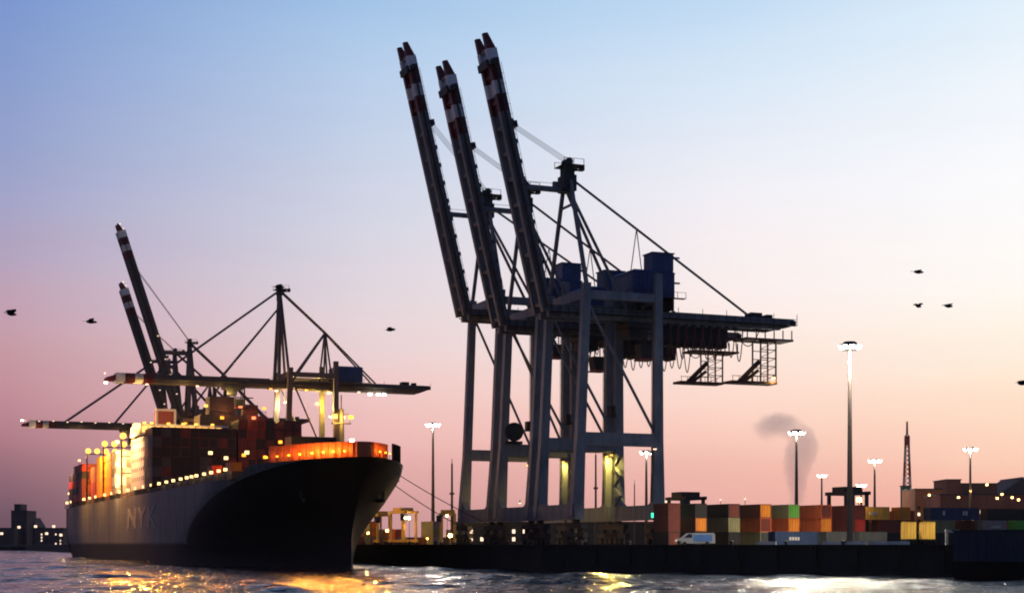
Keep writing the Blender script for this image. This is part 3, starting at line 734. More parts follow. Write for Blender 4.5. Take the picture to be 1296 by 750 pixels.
# lamps added outside the bulwark to give the bow its orange light
for (k, s_, p) in ((-1, 11.5, 60), (-1, 8, 90), (-1, 4.5, 150), (-1, 1.5, 330), (-1, -1.5, 520), (-1, -4, 560), (-1, -6, 420), (-1, -8, 260), (1, -8.5, 200), (1, -6.5, 110), (1, -4.5, 60)):
    w, z = edge_pt(s_, .15); y = k * w
    lm = MB(); lm.beam((-s_, y, z), (-s_, y, z + 1.0), 0.1); lm.box(-s_ - .16, -s_ + .16, y - .16, y + .16, z + 1.0, z + 1.25, 1)
    lm.build('deck_lamp', [M_dark, E_amber], ship); light(ship, (-s_ + .2, y - .1, z + 1.3), p * 2.0, (1, .36, .05), .25)
lm = MB(); lm.box(-5.2, -4.6, 1.2, 1.9, 25.3, 26.0); lm.beam((-5, 1.5, 21.5), (-5, 1.5, 25.3), .15, mi=1); lm.build('flood_lamp', [E_white, M_dark], ship)
# winches on the forecastle
for y in (-6.5, 6.5):
    mb = MB(); mb.tube((-9, y - 1.6, 22.4), (-9, y + 1.6, 22.4), 0.9, n=14); mb.box(-10.2, -7.8, y - 2.2, y - 1.7, 21.2, 23.2); mb.box(-10.2, -7.8, y + 1.7, y + 2.2, 21.2, 23.2); mb.build('winch', M_dark, ship)
# foremast
mb = MB(); mb.tube((-7.3, 0, 21.2), (-7.3, 0, 32.2), 0.75, 0.5, 10); mb.box(-8.0, -6.6, -1.9, 1.9, 29.2, 29.4); mb.box(-8.2, -6.4, -1.3, 1.3, 25.4, 25.6)
for y in (-1.8, 1.8): mb.beam((-7.3, y, 29.4), (-7.3, y, 30.4), 0.12)
mb.tube((-7.3, 0, 32.2), (-7.3, 0, 35), 0.12); mb.beam((-7.3, -1.6, 31.2), (-7.3, 1.6, 31.2), 0.18)
fm = mb.build('foremast', M_dark, ship)
for y in (-1.5, 1.9):
    lm = MB(); lm.box(-7.2, -6.7, y - .45, y + .45, 30.3, 30.9); lm.build('lamp', E_amber, fm)
light(ship, (-5.0, -.6, 30.4), 6500, (1, .5, .08), .5)
light(ship, (-4.5, -.6, 30.6), 115000, (1, .36, .03), .5, 'SPOT', (.962, -.273, -.27), .24, 1.0)  # unseen spot added, aimed at the water for the orange glint off the bow
# lettering on the starboard side
cu = bpy.data.curves.new('lettering', 'FONT'); cu.body = 'NYK'; cu.size = 15.5; cu.extrude = 0.03; cu.space_character = 1.12; cu.offset = .42; cu.align_x = 'CENTER'
to = bpy.data.objects.new('tmp_text', cu); COL.objects.link(to)
bpy.context.view_layer.update()
me = bpy.data.meshes.new_from_object(to.evaluated_get(bpy.context.evaluated_depsgraph_get())); bpy.data.objects.remove(to)
me.materials.clear(); me.materials.append(M_letter)
lt = bpy.data.objects.new('lettering', me); COL.objects.link(lt); lt.parent = hull
lt.scale = (1.5, 0.5, 1); lt.rotation_euler = (rad(90), 0, 0); lt.location = (-137, -BH - 0.06, 9.6)
# anchors
for k in (-1, 1):
    w, z = hw_(.2, 15), 15
    mb = MB(); s = -rake(15) + .2 * (ent(15) + rake(15))
    mb.beam((-s, k * (w + .3), 14), (-s, k * (w + .5), 17), .4); mb.beam((-s - 1.4, k * (w - .4), 13.8), (-s + 1.4, k * (w + .1), 13.8), .5, .7)
    mb.build('anchor', M_dark, ship)
# hatch coaming / lower deck side and rail with the row of deck lamps
mb = MB(); mb.box(-322, -26, -18.3, 18.3, 18.5, 20.2); mb.build('hatch_coaming', M_deck, ship)
mb = MB()
for i in range(150):
    s = 27 + i * 2.0; mb.beam((-s, -19.6, 18.5), (-s, -19.6, 19.6), 0.07)
mb.beam((-26, -19.6, 19.6), (-322, -19.6, 19.6), 0.08); mb.beam((-26, -19.6, 19.1), (-322, -19.6, 19.1), 0.06)
mb.build('railing', M_dark, ship)
lp = [28, 35, 43, 51, 60, 66, 72, 80, 90, 100, 111, 123, 136, 150, 165, 181, 198, 214, 236, 252, 268, 306, 320]
for i, s in enumerate(lp):
    lm = MB(); lm.beam((-s, -19.2, 18.5), (-s, -19.2, 20.3), 0.14); q = .62 + (s / 326) * .25
    lm.box(-s - q / 2, -s + q / 2, -19.2 - q / 2, -19.2 + q / 2, 20.3, 20.3 + q * .9, 1)
    lm.build('deck_lamp', [M_dark, E_warm], ship)
    if i % 2 == 0: light(ship, (-s, -19.6, 20.2), 60, (1, .75, .35), .4)
# accommodation block
ac = MB(); ac.box(-158, -134, -19.3, 19.3, 20.2, 34.6)
acc = ac.build('accommodation', M_houseW, ship)
for zt in (22.6, 25.2, 27.8, 30.4, 33.0):
    for i in range(7):
        x = -156 + i * 3.3; MB().box(x, x + .9, -19.36, -19.31, zt, zt + 1.0).build('window', M_glass, acc)
mb = MB(); mb.box(-150, -133.4, -20.6, 20.6, 34.6, 37.6)
br = mb.build('bridge', M_houseW, acc)
for i in range(22):
    y = -20 + i * 1.83; MB().box(-133.38, -133.3, y, y + 1.35, 35.3, 37.0).build('window', E_strip if i < 12 else M_glass, br)
for i in range(8): MB().box(-149 + i * 2, -147.6 + i * 2, -20.66, -20.61, 35.3, 37.0).build('window', E_strip, br)
for y in (-19.5, -17.5, -13, -9, -5.5, -1):
    lm = MB(); lm.box(-133.2, -132.6, y - .4, y + .4, 37.6, 38.0); lm.beam((-133.6, y, 37.6), (-133.6, y, 38.0), .15, mi=1); lm.build('flood_lamp', [E_gold, M_dark], br)
for y in (-18.5, -12, -6): light(ship, (-131.6, y, 39.5), 700, (1, .55, .15), .3)
lm = MB(); lm.box(-136, -132, -22.2, -20.7, 36.2, 37.6, 0); lm.build('flood_lamp', [E_warm], br)
light(ship, (-148, -27, 36), 34000, (1, .44, .16), .6, 'SPOT', (-.1, .8, -.5), 2.6)
light(ship, (-131, -22.5, 38.5), 125000, (1, .36, .03), .6, 'SPOT', (.989, -.149, -.205), .18, 1.0)  # added narrow spot without a fixture, makes the orange streak on the water
light(ship, (-141, -21.2, 41), 5000, (1, .5, .1), .4)
light(ship, (-262, -21.5, 18.8), 30000, (1, .6, .15), .4, 'SPOT', (.75, -.5, -.5), 1.2)  # spot added near the stern for a yellow glint on the water alongside
mb = MB(); mb.box(-147, -141, -14.6, -10.2, 37.6, 41.8, 0)
for a in ((-140.7, -7.2, 2.7),):
    mb.box(-141, -140.4, -15.2, -14.6, 37.6, 42.4, 1); mb.box(-141, -140.4, -10.2, -9.6, 37.6, 42.4, 1); mb.box(-141, -140.4, -14.6, -10.2, 41.8, 42.4, 1)
mb.build('funnel', [M_redox, M_houseW], ship)
mb = MB(); mb.tube((-138, 9, 37.6), (-138, 9, 50), .35, .2); mb.beam((-138, 6.5, 46), (-138, 11.5, 46), .3); mb.beam((-138, 7, 43), (-138, 11, 43), .5, .3); mb.build('radar_mast', M_dark, ship)
mb = MB(); mb.box(-149, -140, -3, 16, 37.6, 41.2); mb.box(-148, -142, 0, 7, 41.2, 46.5); mb.box(-147, -143, 10, 14, 41.2, 44.5)
for y in (-2.5, 1, 5, 9, 13, 15.5): mb.beam((-140.2, y, 41.2), (-140.2, y, 42.4), .12)
mb.beam((-140.2, -2.8, 42.4), (-140.2, 15.8, 42.4), .1); mb.tube((-145, 2, 46.5), (-145, 2, 49), .6, n=10); mb.tube((-145, 5, 46.5), (-145, 5, 48.4), .5, n=10)
fu = mb.build('funnel_casing', M_dark, ship)
for (y, z, m_) in ((-1.5, 43.2, E_gold), (3, 40, E_amber), (8.2, 43, E_red), (12, 40.2, E_red), (15, 43, E_amber), (6, 38.6, E_gold)):
    lm = MB(); lm.box(-139.9, -139.3, y - .45, y + .45, z, z + .7); lm.build('lamp', m_, fu)
light(ship, (-137.5, 4, 43), 900, (1, .3, .08), .4); light(ship, (-137.5, 12, 42), 900, (1, .16, .06), .4)
# aft flood masts and lashing bridges
for s in (176, 216, 258):
    mb = MB(); 
    for y in (-19.4, 19.4): mb.beam((-s, y, 20), (-s, y, 36), .5)
    for zt in (26, 31, 36): mb.beam((-s, -19.4, zt), (-s, 19.4, zt), .35)
    lb = mb.build('lashing_bridge', M_dark, ship)
    for y in (-19, -16, -13, -10, -7, -4, 0, 4):
        l2 = MB(); l2.tube((-s - .3, y, 37), (-s + .4, y, 37), .6, .95, 12); l2.build('flood_lamp', E_gold, lb)
    light(ship, (-s, -25.5, 37.5), 95000, (1, .46, .1), .6, 'SPOT', (.1, .8, -.5), 2.6)
for zt in (22, 25, 28.5, 32, 35):
    l2 = MB(); l2.box(-181.2, -180.2, -20.4, -19.6, zt, zt + .9); l2.build('flood_lamp', E_warm, ship)
light(ship, (-181, -24, 27), 20000, (1, .6, .25), .5, 'SPOT', (0, 1, -.2), 2.6)
# more small working lamps over deck
for (s, y, z) in ((40, -12, 24.6), (60, -16, 25.5), (62, -12, 24.5), (75, -5, 26), (100, 6, 27), (100, 10, 31), (110, 14, 29), (85, 12, 28), (300, -17, 35.5), (318, -18, 30), (324, -18, 24)):
    l2 = MB(); l2.box(-s - .4, -s + .4, y - .4, y + .4, z, z + .7); l2.beam((-s, y, 20), (-s, y, z), .15, mi=1); l2.build('deck_lamp', [E_amber if y > -10 else E_warm, M_dark], ship)
light(ship, (-50, -14, 27), 2500, (1, .3, .06), .4); light(ship, (-95, 8, 30), 3000, (1, .3, .08), .4); light(ship, (-104, -12, 30), 400, (1, .35, .1), .4); light(ship, (-310, -24, 34), 16000, (1, .45, .25), .4, 'SPOT', (0, 1, -.3), 2.6)

# ------------------------------------------------------------------ shipping containers
CM = {}
def cmat(k):
    cols = dict(red=(.5, .035, .025), brown=(.17, .032, .02), dark=(.016, .0135, .014), orange=(.85, .26, .02), navy=(.02, .04, .1), grey=(.06, .065, .065),
                olive=(.24, .22, .1), green=(.12, .42, .05), yellow=(.7, .42, .06), pale=(.3, .24, .22), white=(.6, .56, .52), rust=(.58, .11, .03), blue=(.03, .08, .2))
    return mat('container_' + k, cols[k], .6, var=.25, scale=.8)
def container_mesh(Lc, H, body, door, ends=True):
    key = (Lc, H, body, door)
    if key in CM: return CM[key]
    w = 2.44; mb = MB(); n = max(8, int(Lc / .55)); dz = .16
    # corrugated sides: zigzag between corner posts (length along +y, near end at y = 0)
    for x, sg in ((0.0, 1), (w, -1)):
        pts = []
        for i in range(n + 1):
            y = .2 + (Lc - .4) * i / n
            pts.append((x + sg * (.045 if i % 2 else .02), y))
        for (a, b_) in zip(pts, pts[1:]):
            q = [(a[0], a[1], dz), (b_[0], b_[1], dz), (b_[0], b_[1], H - dz), (a[0], a[1], H - dz)]
            mb.add(q, [(3, 2, 1, 0) if sg > 0 else (0, 1, 2, 3)])
        x0, x1 = (0, .12) if sg > 0 else (w - .12, w)
        mb.box(x0, x1, 0.16, Lc - .16, 0, dz); mb.box(x0, x1, .16, Lc - .16, H - dz, H)
    for x0 in (0, w - .16):
        for y0 in (0, Lc - .16): mb.box(x0, x0 + .16, y0, y0 + .16, 0, H)
    mb.box(.12, w - .12, .1, Lc - .06, .03, .12); mb.box(.12, w - .12, .1, Lc - .06, H - .1, H - .04); mb.box(.16, w - .16, Lc - .12, Lc - .06, .12, H - .1)
    mb.box(.16, w - .16, .02, .14, 0, .14); mb.box(.16, w - .16, .02, .14, H - .14, H)
    dm = MB()
    for x0, x1 in ((.17, w / 2 - .01), (w / 2 + .01, w - .17)):
        dm.box(x0, x1, .06, .13, .14, H - .14)
        for q in (.3, .72): xx = x0 + (x1 - x0) * q; dm.tube((xx, .03, .1), (xx, .03, H - .1), .025, n=5, mi=1)
    a = mb.build('tmp_body', cmat(body)); b_ = dm.build('tmp_door', [cmat(door), M_dark])
    CM[key] = (a.data, b_.data); bpy.data.objects.remove(a); bpy.data.objects.remove(b_)
    return CM[key]
NCONT = 0
def container(loc, rz, body, door, label, group, Lc=12.19, H=2.59, parts=True):
    global NCONT; NCONT += 1
    a, b_ = container_mesh(Lc, H, body, door)
    r = bpy.data.objects.new('shipping_container', None); COL.objects.link(r); r.location = loc; r.rotation_euler = (0, 0, rz)
    tag(r, label, 'container', group)
    for nm, me in (('body', a), ('door', b_)):
        o = bpy.data.objects.new(nm, me); COL.objects.link(o); o.parent = r
    return r
# on the ship: container axis fore-and-aft, near end forward.  local +y of the container must point aft
SR = ship.matrix_basis.copy()
bpy.context.view_layer.update()
SM = ship.matrix_world.copy()
def ship_cont(s, row_y, tier, body, door, label, group, base=20.25, Lc=12.19):
    # corner at starboard side forward: container local x -> port(+y ship), local y -> aft(-x ship): that is world rotation TH
    p = SM @ Vector((-s, row_y, base + tier * 2.62))
    return container(p, TH, body, door, label, group, Lc)
gs = 'containers stacked on the ship'
rc = random.Random(3)
for r in range(9):
    for t_ in range(6 if r else 5):
        if t_ < 5 and 0 < r and False: continue
        b = rc.choice(['dark', 'dark', 'dark', 'brown', 'grey']); ship_cont(121.0, -19.3 + r * 2.5, t_, b, rc.choice([b, b, 'dark']), 'dark container in the tall unlit stack before the ship bridge', gs)
ship_cont(121.0, -19.3, 5, 'brown', 'dark', 'dark container in the tall unlit stack before the ship bridge', gs)
for r in range(7):
    for t_ in range(rc.choice([6, 7, 7])):
        ship_cont(121.0, 3.6 + r * 2.5, t_, rc.choice(['brown', 'red', 'dark', 'dark', 'dark']), rc.choice(['brown', 'brown', 'dark']), 'dark red container in the port half of the tall stack before the bridge', gs)
for r in range(4):
    for t_ in range(3): ship_cont(30, -4.6 + r * 2.5, t_, 'dark', 'dark', 'black container in the small stack behind the ship breakwater', gs, Lc=6.06)
ship_cont(29.5, -8.2, 1, 'orange', 'orange', 'single orange container beside the black stack behind the ship breakwater', gs, Lc=6.06)
ship_cont(29.5, -8.2, 0, 'rust', 'rust', 'rust container under the orange one behind the ship breakwater', gs, Lc=6.06)
ship_cont(40, -15.5, 0, 'rust', 'orange', 'low orange ended container on the starboard foredeck of the ship', gs, Lc=6.06)
ship_cont(56, -16.5, 0, 'brown', 'red', 'low red ended container on the starboard deck near the lamp row', gs, Lc=6.06)
aft = [(185, 5, ['white', 'pale']), (198.5, 5, ['orange', 'rust']), (222, 5, ['rust', 'orange']), (236, 4, ['rust', 'red'])]
lab_aft = ['pale floodlit container stacked directly behind the ship bridge', 'bright orange floodlit container abaft the pale stack', 'rust orange container in the floodlit aft stack', 'red container in the aftermost floodlit stack']
for (s, nt_, cs), lb in zip(aft, lab_aft):
    for r in range(3):
        for t_ in range(nt_):
            b = rc.choice(cs); ship_cont(s, -19.3 + r * 2.5, t_, b, b, lb, gs)
for s, nt_ in ((272, 5), (286, 5), (300, 4)):
    for r in range(2):
        for t_ in range(nt_):
            b = rc.choice(['brown', 'dark', 'red', 'brown']); ship_cont(s, -19.3 + r * 2.5, t_, b, b, 'dark red container in the stern stacks of the ship', gs)

# ------------------------------------------------------------------ lamps on the cranes
yel = (1, .74, .22)
crane_lamp(cA, (GAUGE - 1.2, -1.2, 18.6), E_soft, 0)
crane_lamp(cA, (GAUGE + 2.2, 8.5, 18.4), E_soft, 0)
# under the portals: sodium lamps that light the landside legs
for c_, x, y, pw in ((cA, GAUGE - 3.2, 14.0, 3200), (cA, GAUGE - 1.6, 19.6, 3800), (cB, GAUGE - 1.6, 19.6, 3200), (cC, GAUGE - 3.2, 14.0, 1500)):
    crane_lamp(c_, (x, y, 18.2), E_gold, pw, (1, .7, .13), .45, 'SPOT', (.25, .75, -.75), 2.2)
crane_lamp(cA, (GAUGE + .2, 1.9, 6.3), E_green, 0, size=.55)
gl = MB(); gl.box(GAUGE - 2.2, GAUGE - 1.4, -2.2, -1.6, 5.4, 6.3); gl.build('signal_lamp', E_green, cA)
light(cA, (GAUGE - 1.8, -3.4, 5.8), 25, (.05, .9, .5), .3)
crane_lamp(cA, (iA['ge'] - 4.6, iA['yc'] - 2.0, iA['gz'] - 11.0), E_warm, 500, (1, .8, .2), .6)
light(cB, (GAUGE - .5, -2.6, 15.0), 42000, (1, .7, .14), .4, 'SPOT', (-.43, -.9, -.18), .3, 1.0)  # unseen spot added for the yellow glint on the water below the cranes
light(cA, (GAUGE - 1.8, -3.6, 6.4), 7000, (.03, .9, .45), .3, 'SPOT', (-.44, -.9, -.13), .3, 1.0)  # added green spot aimed at the water, only for its green glint
crane_lamp(cC, (1.0, 3.0, 4.4), E_warm, 700, (1, .6, .25), .5)
crane_lamp(cB, (4.0, 16.0, 9.0), E_soft, 0, size=.45)
for dx, m in ((2, E_soft), (20, E_warm), (34, E_white), (37, E_white), (39, E_white)):
    crane_lamp(cD, (iD['hb'] + dx, iD['yc'] - 2, iD['gz'] - 2.4), m, 0, size=1.0)
light(cD, (iD['hb'] + 36, iD['yc'] - 3, iD['gz'] - 4), 2500, (1, .85, .5), .5)
light(cD, (iD['hb'] + 8, iD['yc'], iD['gz'] - 4), 9000, (1, .6, .2), .5)
for dx in (-14, -28, -42): light(cD, (iD['hb'] + dx, iD['yc'] - 3.5, iD['gz'] - 4.5), 2200, (1, .62, .16), .4)
for dx in (-14, -34, -52): light(cG, (iG['hb'] + dx, iG['yc'] - 3.5, iG['gz'] - 4.5), 1500, (1, .6, .25), .4)
light(cE, (2, 4, iE['gz'] - 8), 5000, (1, .45, .12), .4); light(cE, (GAUGE - 3, 0, iE['gz'] - 6), 5000, (1, .3, .1), .4)
crane_lamp(cD, (3.6, 13.6, 47.5), E_warm, 9000, (1, .8, .4), .6)
crane_lamp(cD, (GAUGE - 2.6, 13.4, 47.5), E_warm, 22000, (1, .68, .06), .6)
crane_lamp(cD, (GAUGE - 2.4, -2.0, 42), E_warm, 3000, (1, .5, .1), .9)
crane_lamp(cD, (GAUGE + 2.4, -1.0, 42), E_warm, 1500, (1, .6, .15), .9)
for dx, m in ((30, E_soft), (12, E_amber), (0, E_amber), (-24, E_soft), (-40, E_soft), (-52.8, E_white)):
    crane_lamp(cD, (iD['hb'] + dx, iD['yc'] - 2.6, iD['gz'] - 1.9), m, 0, size=.8)
for i in range(9):
    crane_lamp(cG, (iG['hb'] - 8 - i * 6.2, iG['yc'] - 3.0, iG['gz'] + (1.2 if i % 2 else 1.5)), E_soft, 0, size=.7)
crane_lamp(cG, (iG['hb'] - 58.5, iG['yc'], iG['gz'] + 1.6), E_white, 0, size=.8)
for c_, i_, Lb_ in ((cE, iE, 84), (cF, iF, 63.5)):
    for f in (.12, .22, .3, .42, .97):
        p = i_['bp'](Lb_ * f, -3.4, .9); crane_lamp(c_, (p.x, p.y, p.z), E_soft, 0, size=.55)
for z in (-2.5, -9, -11): crane_lamp(cE, (-2.2, 3, iE['gz'] + z), E_amber, 0, size=1.1)

# ------------------------------------------------------------------ mooring ropes
fl = SM @ Vector((-2.0, 11.4, 17.2))
for i, (ss, lb) in enumerate(((26, 'slack mooring rope from the ship bow, nearer the water'), (8, 'mooring rope from the ship bow, running to the nearer bollard'))):
    a = SM @ Vector((1.5 - 3.2 * i, 8.6 + 1.6 * i, 16.6 + 2.4 * i)); b_ = C0 + u * ss + g * 1.3 + Vector((0, 0, QZ + .5))
    pts = []
    for k in range(15):
        f = k / 14; p = a.lerp(b_, f); p.z -= 1.6 * 4 * f * (1 - f) * .5; pts.append(p)
    o = MB().path([p - b_ for p in pts], .09, 5).build('mooring_rope', M_rope); o.location = b_
    tag(o, lb, 'rope', 'mooring ropes of the ship')

# ------------------------------------------------------------------ the container yard
def ypos(x, D): return Vector(((x - 648) / F * D, D, QZ))
gy = 'containers stacked in the yard'
X0 = 1000; D0 = 300.0; Xr = (X0 - 648) / F * D0
def row_pt(x, D_at_1000=300.0):         # point on a yard row parallel to g, seen at photo column x
    r = (x - 648) / F; xr = (X0 - 648) / F * D_at_1000
    # P = (xr,D) + k*g ; P.x = r*P.y
    k = (r * D_at_1000 - xr) / (g.x - r * g.y); return Vector((xr + k * g.x, D_at_1000 + k * g.y, QZ))
stacks = [(846, [('dark', 'brown'), ('brown', 'brown'), ('brown', 'brown')]),
          (880, [('dark', 'dark'), ('brown', 'orange'), ('dark', 'dark')]),
          (922, [('dark', 'dark'), ('olive', 'olive'), ('dark', 'brown')]),
          (962, [('olive', 'grey'), ('rust', 'brown'), ('brown', 'orange')]),
          (998, [('navy', 'navy'), ('rust', 'orange'), ('olive', 'green')]),
          (1039, [('grey', 'grey'), ('rust', 'orange'), ('rust', 'brown')]),
          (1082, [('grey', 'grey'), ('brown', 'red'), ('brown', 'brown')])]
where = ['first stack right of the near crane', 'second stack right of near crane', 'third stack right of near crane',
         'fourth stack right of near crane', 'stack below the shorter floodlight mast', 'stack left of the tall floodlight mast', 'stack behind the tall floodlight mast']
tn = ['bottom', 'middle', 'topmost']
for (x, st), wh in zip(stacks, where):
    p = row_pt(x)
    for t_, (b, d_) in enumerate(st):
        nm = {'dark': 'black', 'brown': 'dark brown', 'olive': 'olive', 'rust': 'rust red', 'navy': 'navy', 'grey': 'dark grey'}[b]
        dn = '' if b == d_ else ' with ' + {'rust': 'rust red', 'orange': 'lamplight orange', 'brown': 'brown', 'grey': 'grey', 'green': 'green', 'red': 'red', 'dark': 'black'}[d_] + ' doors'  # orange doors: sodium lamplight on the container ends put into the door colour
        container(p + Vector((0, 0, t_ * 2.62)), TH, b, d_, f'{tn[t_]} {nm} container{dn}, {wh}', gy, 6.06 if x < 860 else 12.19)
# second row behind
for i in range(9):
    p = row_pt(850 + i * 37, 345)
    for t_ in range(3 if i % 3 else 2):
        b = rc.choice(['brown', 'brown', 'red', 'dark', 'rust']); container(p + Vector((0, 0, t_ * 2.62)), TH, b, b, 'dull red or dark container in the yard row behind the front stacks', gy)
# side-on containers: long side to the camera (container length along g)
RG = TH - math.pi / 2
def side_on(x, D1000, tier, b, Lc, label, dy=0):
    p = row_pt(x, D1000) + Vector((0, 0, tier * 2.62 + dy)); container(p + u * 2.44, RG, b, b, label, gy, Lc)
side_on(981, 288, 0, 'navy', 9.1, 'long navy container on the ground in front of the lamplight orange ended stacks')
side_on(1046, 288, 0, 'grey', 6.06, 'dark grey container on the ground left of the tall floodlight mast foot')
side_on(1088, 288, 0, 'grey', 6.06, 'dark grey container on the ground right of the tall floodlight mast foot')
side_on(1112, 312, 0, 'dark', 6.06, 'black container at the bottom under the yellow one')
side_on(1112, 312, 1, 'brown', 6.06, 'dark brown container under the yellow one beside the mast')
side_on(1094, 312, 2, 'yellow', 6.06, 'yellow container on top of the yard stack right of the tall mast')
side_on(1137, 313, 2, 'orange', 3.0, 'short orange container on top right of the yellow one')
side_on(1140, 318, 1, 'brown', 6.06, 'dark red brown container below the short orange one')
side_on(1140, 318, 0, 'dark', 6.06, 'black container on the ground below the short orange one')
side_on(1178, 312, 0, 'dark', 12.19, 'long black container on the ground under the olive one')
side_on(1178, 312, 1, 'olive', 6.06, 'dull olive container under the left half of the long navy one')
side_on(1178, 312.3, 2, 'navy', 12.19, 'long navy container on top near the right edge of the yard')
side_on(1216, 314, 1, 'brown', 4.4, 'dark brown container between the olive and the pinkish grey ones')
side_on(1245, 310, 0, 'dark', 12.19, 'long black container on the ground under the pinkish grey one')
side_on(1244, 310, 1, 'pale', 6.06, 'pinkish grey container between the brown and the green ones')
side_on(1250, 318, 2, 'dark', 12.19, 'long black container on top at the right end of the yard')
side_on(1286, 308, 1, 'green', 6.06, 'bright green container at the right end of the yard')
def marking(x, D1000, tier, w, hgt, n, dx, col='white'):
    p = row_pt(x, D1000) + Vector((0, 0, tier * 2.62))
    best = min((o for o in COL.objects if o.name.startswith('shipping_container')), key=lambda o: (o.location - p - u * 2.44).length if abs(o.rotation_euler.z - RG) < .01 else 1e9)
    for i in range(n):
        MB().box(-.06, -.005, 0, w, 0, hgt).build('marking', mat('marking_' + col, (.62, .6, .56), .6), best, (2.44 + .045, dx + i * w * 1.45, 1.0))
marking(1178, 312.3, 2, .55, .9, 1, 3.0); marking(1178, 312.3, 2, .5, .9, 2, 8.0); marking(1094, 312, 2, .35, .5, 4, 1.2); marking(1244, 310, 1, .35, .5, 5, 2.2); marking(981, 288, 0, .4, .6, 4, 3.0)
# two trailers with yellow boxes
def trailer(x, D, lab, clab):
    p = ypos(x, D); rt = -.235
    t_ = empty('trailer', p, rt, lab, 'trailer', 'trailers waiting at the quay')
    MB().box(.2, 2.24, .1, 12.0, .95, 1.2).build('chassis', M_dark, t_)
    for yy in (1.4, 2.7):
        for xx in (0.05, 1.9):
            MB().tube((xx, yy, .5), (xx + .45, yy, .5), .5, n=14).build('wheel', M_rubber, t_)
    MB().box(.9, 1.54, 10.3, 10.8, 0, .95).build('landing_leg', M_dark, t_)
    container(p + Vector((0, 0, 1.2)), rt, 'yellow', 'yellow', clab, gy, H=2.89)
trailer(1141, 271, 'dark trailer under the left of two yellow containers', 'left of two yellow containers standing on trailers at the quay')
trailer(1165, 273, 'dark trailer under the right of two yellow containers', 'right of two yellow containers standing on trailers at the quay')

# ------------------------------------------------------------------ floodlight masts
def flood_mast(x, ytop, D, lab, n=8, power=0, rcr=1.6, col=(1, .86, .66), em=None, zb=QZ, aim=(0, -1, -.75), sp=2.0):
    b = at(x, ytop, D); H = b.z - zb
    m = empty('floodlight_mast', (b.x, b.y, zb), 0, lab, 'floodlight mast', 'floodlight masts of the terminal')
    k = max(1, D / 330)
    mb = MB(); mb.tube((0, 0, 0), (0, 0, H - .5), .55 * k ** .5, .24 * k ** .5, 12); mb.box(-.7, .7, -.7, .7, 0, .35); mb.build('pole', M_pole, m)
    mb = MB(); 
    for i in range(16):
        a0 = 2 * math.pi * i / 16; a1 = 2 * math.pi * (i + 1) / 16
        mb.tube((rcr * math.cos(a0), rcr * math.sin(a0), H - .5), (rcr * math.cos(a1), rcr * math.sin(a1), H - .5), .12, n=5)
    for i in range(4):
        a0 = math.pi / 2 * i; mb.tube((0, 0, H - .5), (rcr * math.cos(a0), rcr * math.sin(a0), H - .5), .1, n=5)
    mb.tube((0, 0, H - .4), (0, 0, H + .1), rcr * .9, rcr * .6, 14); mb.build('crown', M_dark, m)
    for i in range(n):
        a0 = 2 * math.pi * (i + .5) / n; ca, sa = math.cos(a0), math.sin(a0)
        fl_ = MB(); q = .42 * k ** .7
        cx_, cy_ = (rcr + .15) * ca, (rcr + .15) * sa
        # tilted lamp housing: emissive face turned down and outwards
        o_ = Vector((cx_, cy_, H - .95)); out = Vector((ca, sa, 0)); tan = Vector((-sa, ca, 0)); nrm = (out * .75 - Vector((0, 0, .66))).normalized(); upv = nrm.cross(tan)
        pts = [o_ + tan * (q * a) + upv * (q * b_) for a, b_ in ((-1, -1), (1, -1), (1, 1), (-1, 1))]
        bk = [p - nrm * .35 for p in pts]
        fl_.add(pts, [(0, 1, 2, 3), (3, 2, 1, 0)][:1], 1); fl_.add(bk + pts, [(3, 2, 1, 0), (0, 1, 5, 4), (1, 2, 6, 5), (2, 3, 7, 6), (3, 0, 4, 7)], 0)
        fl_.build('floodlight', [M_dark, em or E_white], m)
    if power:
        light(m, (0, -1.1, H - 1.6), power, col, 1.0, 'SPOT', aim, sp, .4); light(m, (0, -.9, H - 1.9), 1500 * k * k, col, .3)
    return m
flood_mast(1075.5, 433, 266, 'tall floodlight mast standing among the stacks, highest lamp in view', 10, 140000, aim=(0, -.12, -1), sp=2.5)
flood_mast(1008, 544, 420, 'floodlight mast before the smoke, with a bright white head', 8, 80000, 1.9)
flood_mast(548, 535, 560, 'floodlight mast seen between the ship bow and the near cranes', 8, 20000, 2.2)
flood_mast(1228, 566, 640, 'floodlight mast right of the striped radio mast', 8, 160000, 2.6)
flood_mast(1107, 581, 700, 'floodlight mast between the tall mast and the radio mast', 8, 12000, 2.6)
flood_mast(1040, 600, 900, 'small far floodlight mast right of the smoke', 6, 0, 2.2)
flood_mast(818, 570, 600, 'floodlight mast half hidden behind the nearest crane leg', 6, 60000, 2.2)
flood_mast(1090, 612, 800, 'low floodlight mast close behind the tall mast', 6, 6000, 2.0)

# dark poles
def pole(x, ytop, D, lab, r=.5):
    b = at(x, ytop, D); H = b.z - QZ
    e = empty('mast', (b.x, b.y, QZ), 0, lab, 'mast')
    MB().tube((0, 0, 0), (0, 0, H), r, r * .6, 8).build('pole', M_pole, e)
    mb = MB(); mb.box(-r * 1.6, r * 1.6, -r * 1.6, r * 1.6, H * .62, H * .64); mb.tube((0, 0, H), (0, 0, H + 1.5), r * .25, n=5); mb.build('fitting', M_dark, e)
pole(572, 586, 520, 'dark slender pole left of the near cranes')
pole(754, 575, 520, 'dark slender pole seen through the portal of the nearest crane', .45)
pole(803, 612, 560, 'short dark pole seen through the nearest crane portal on the right', .3)

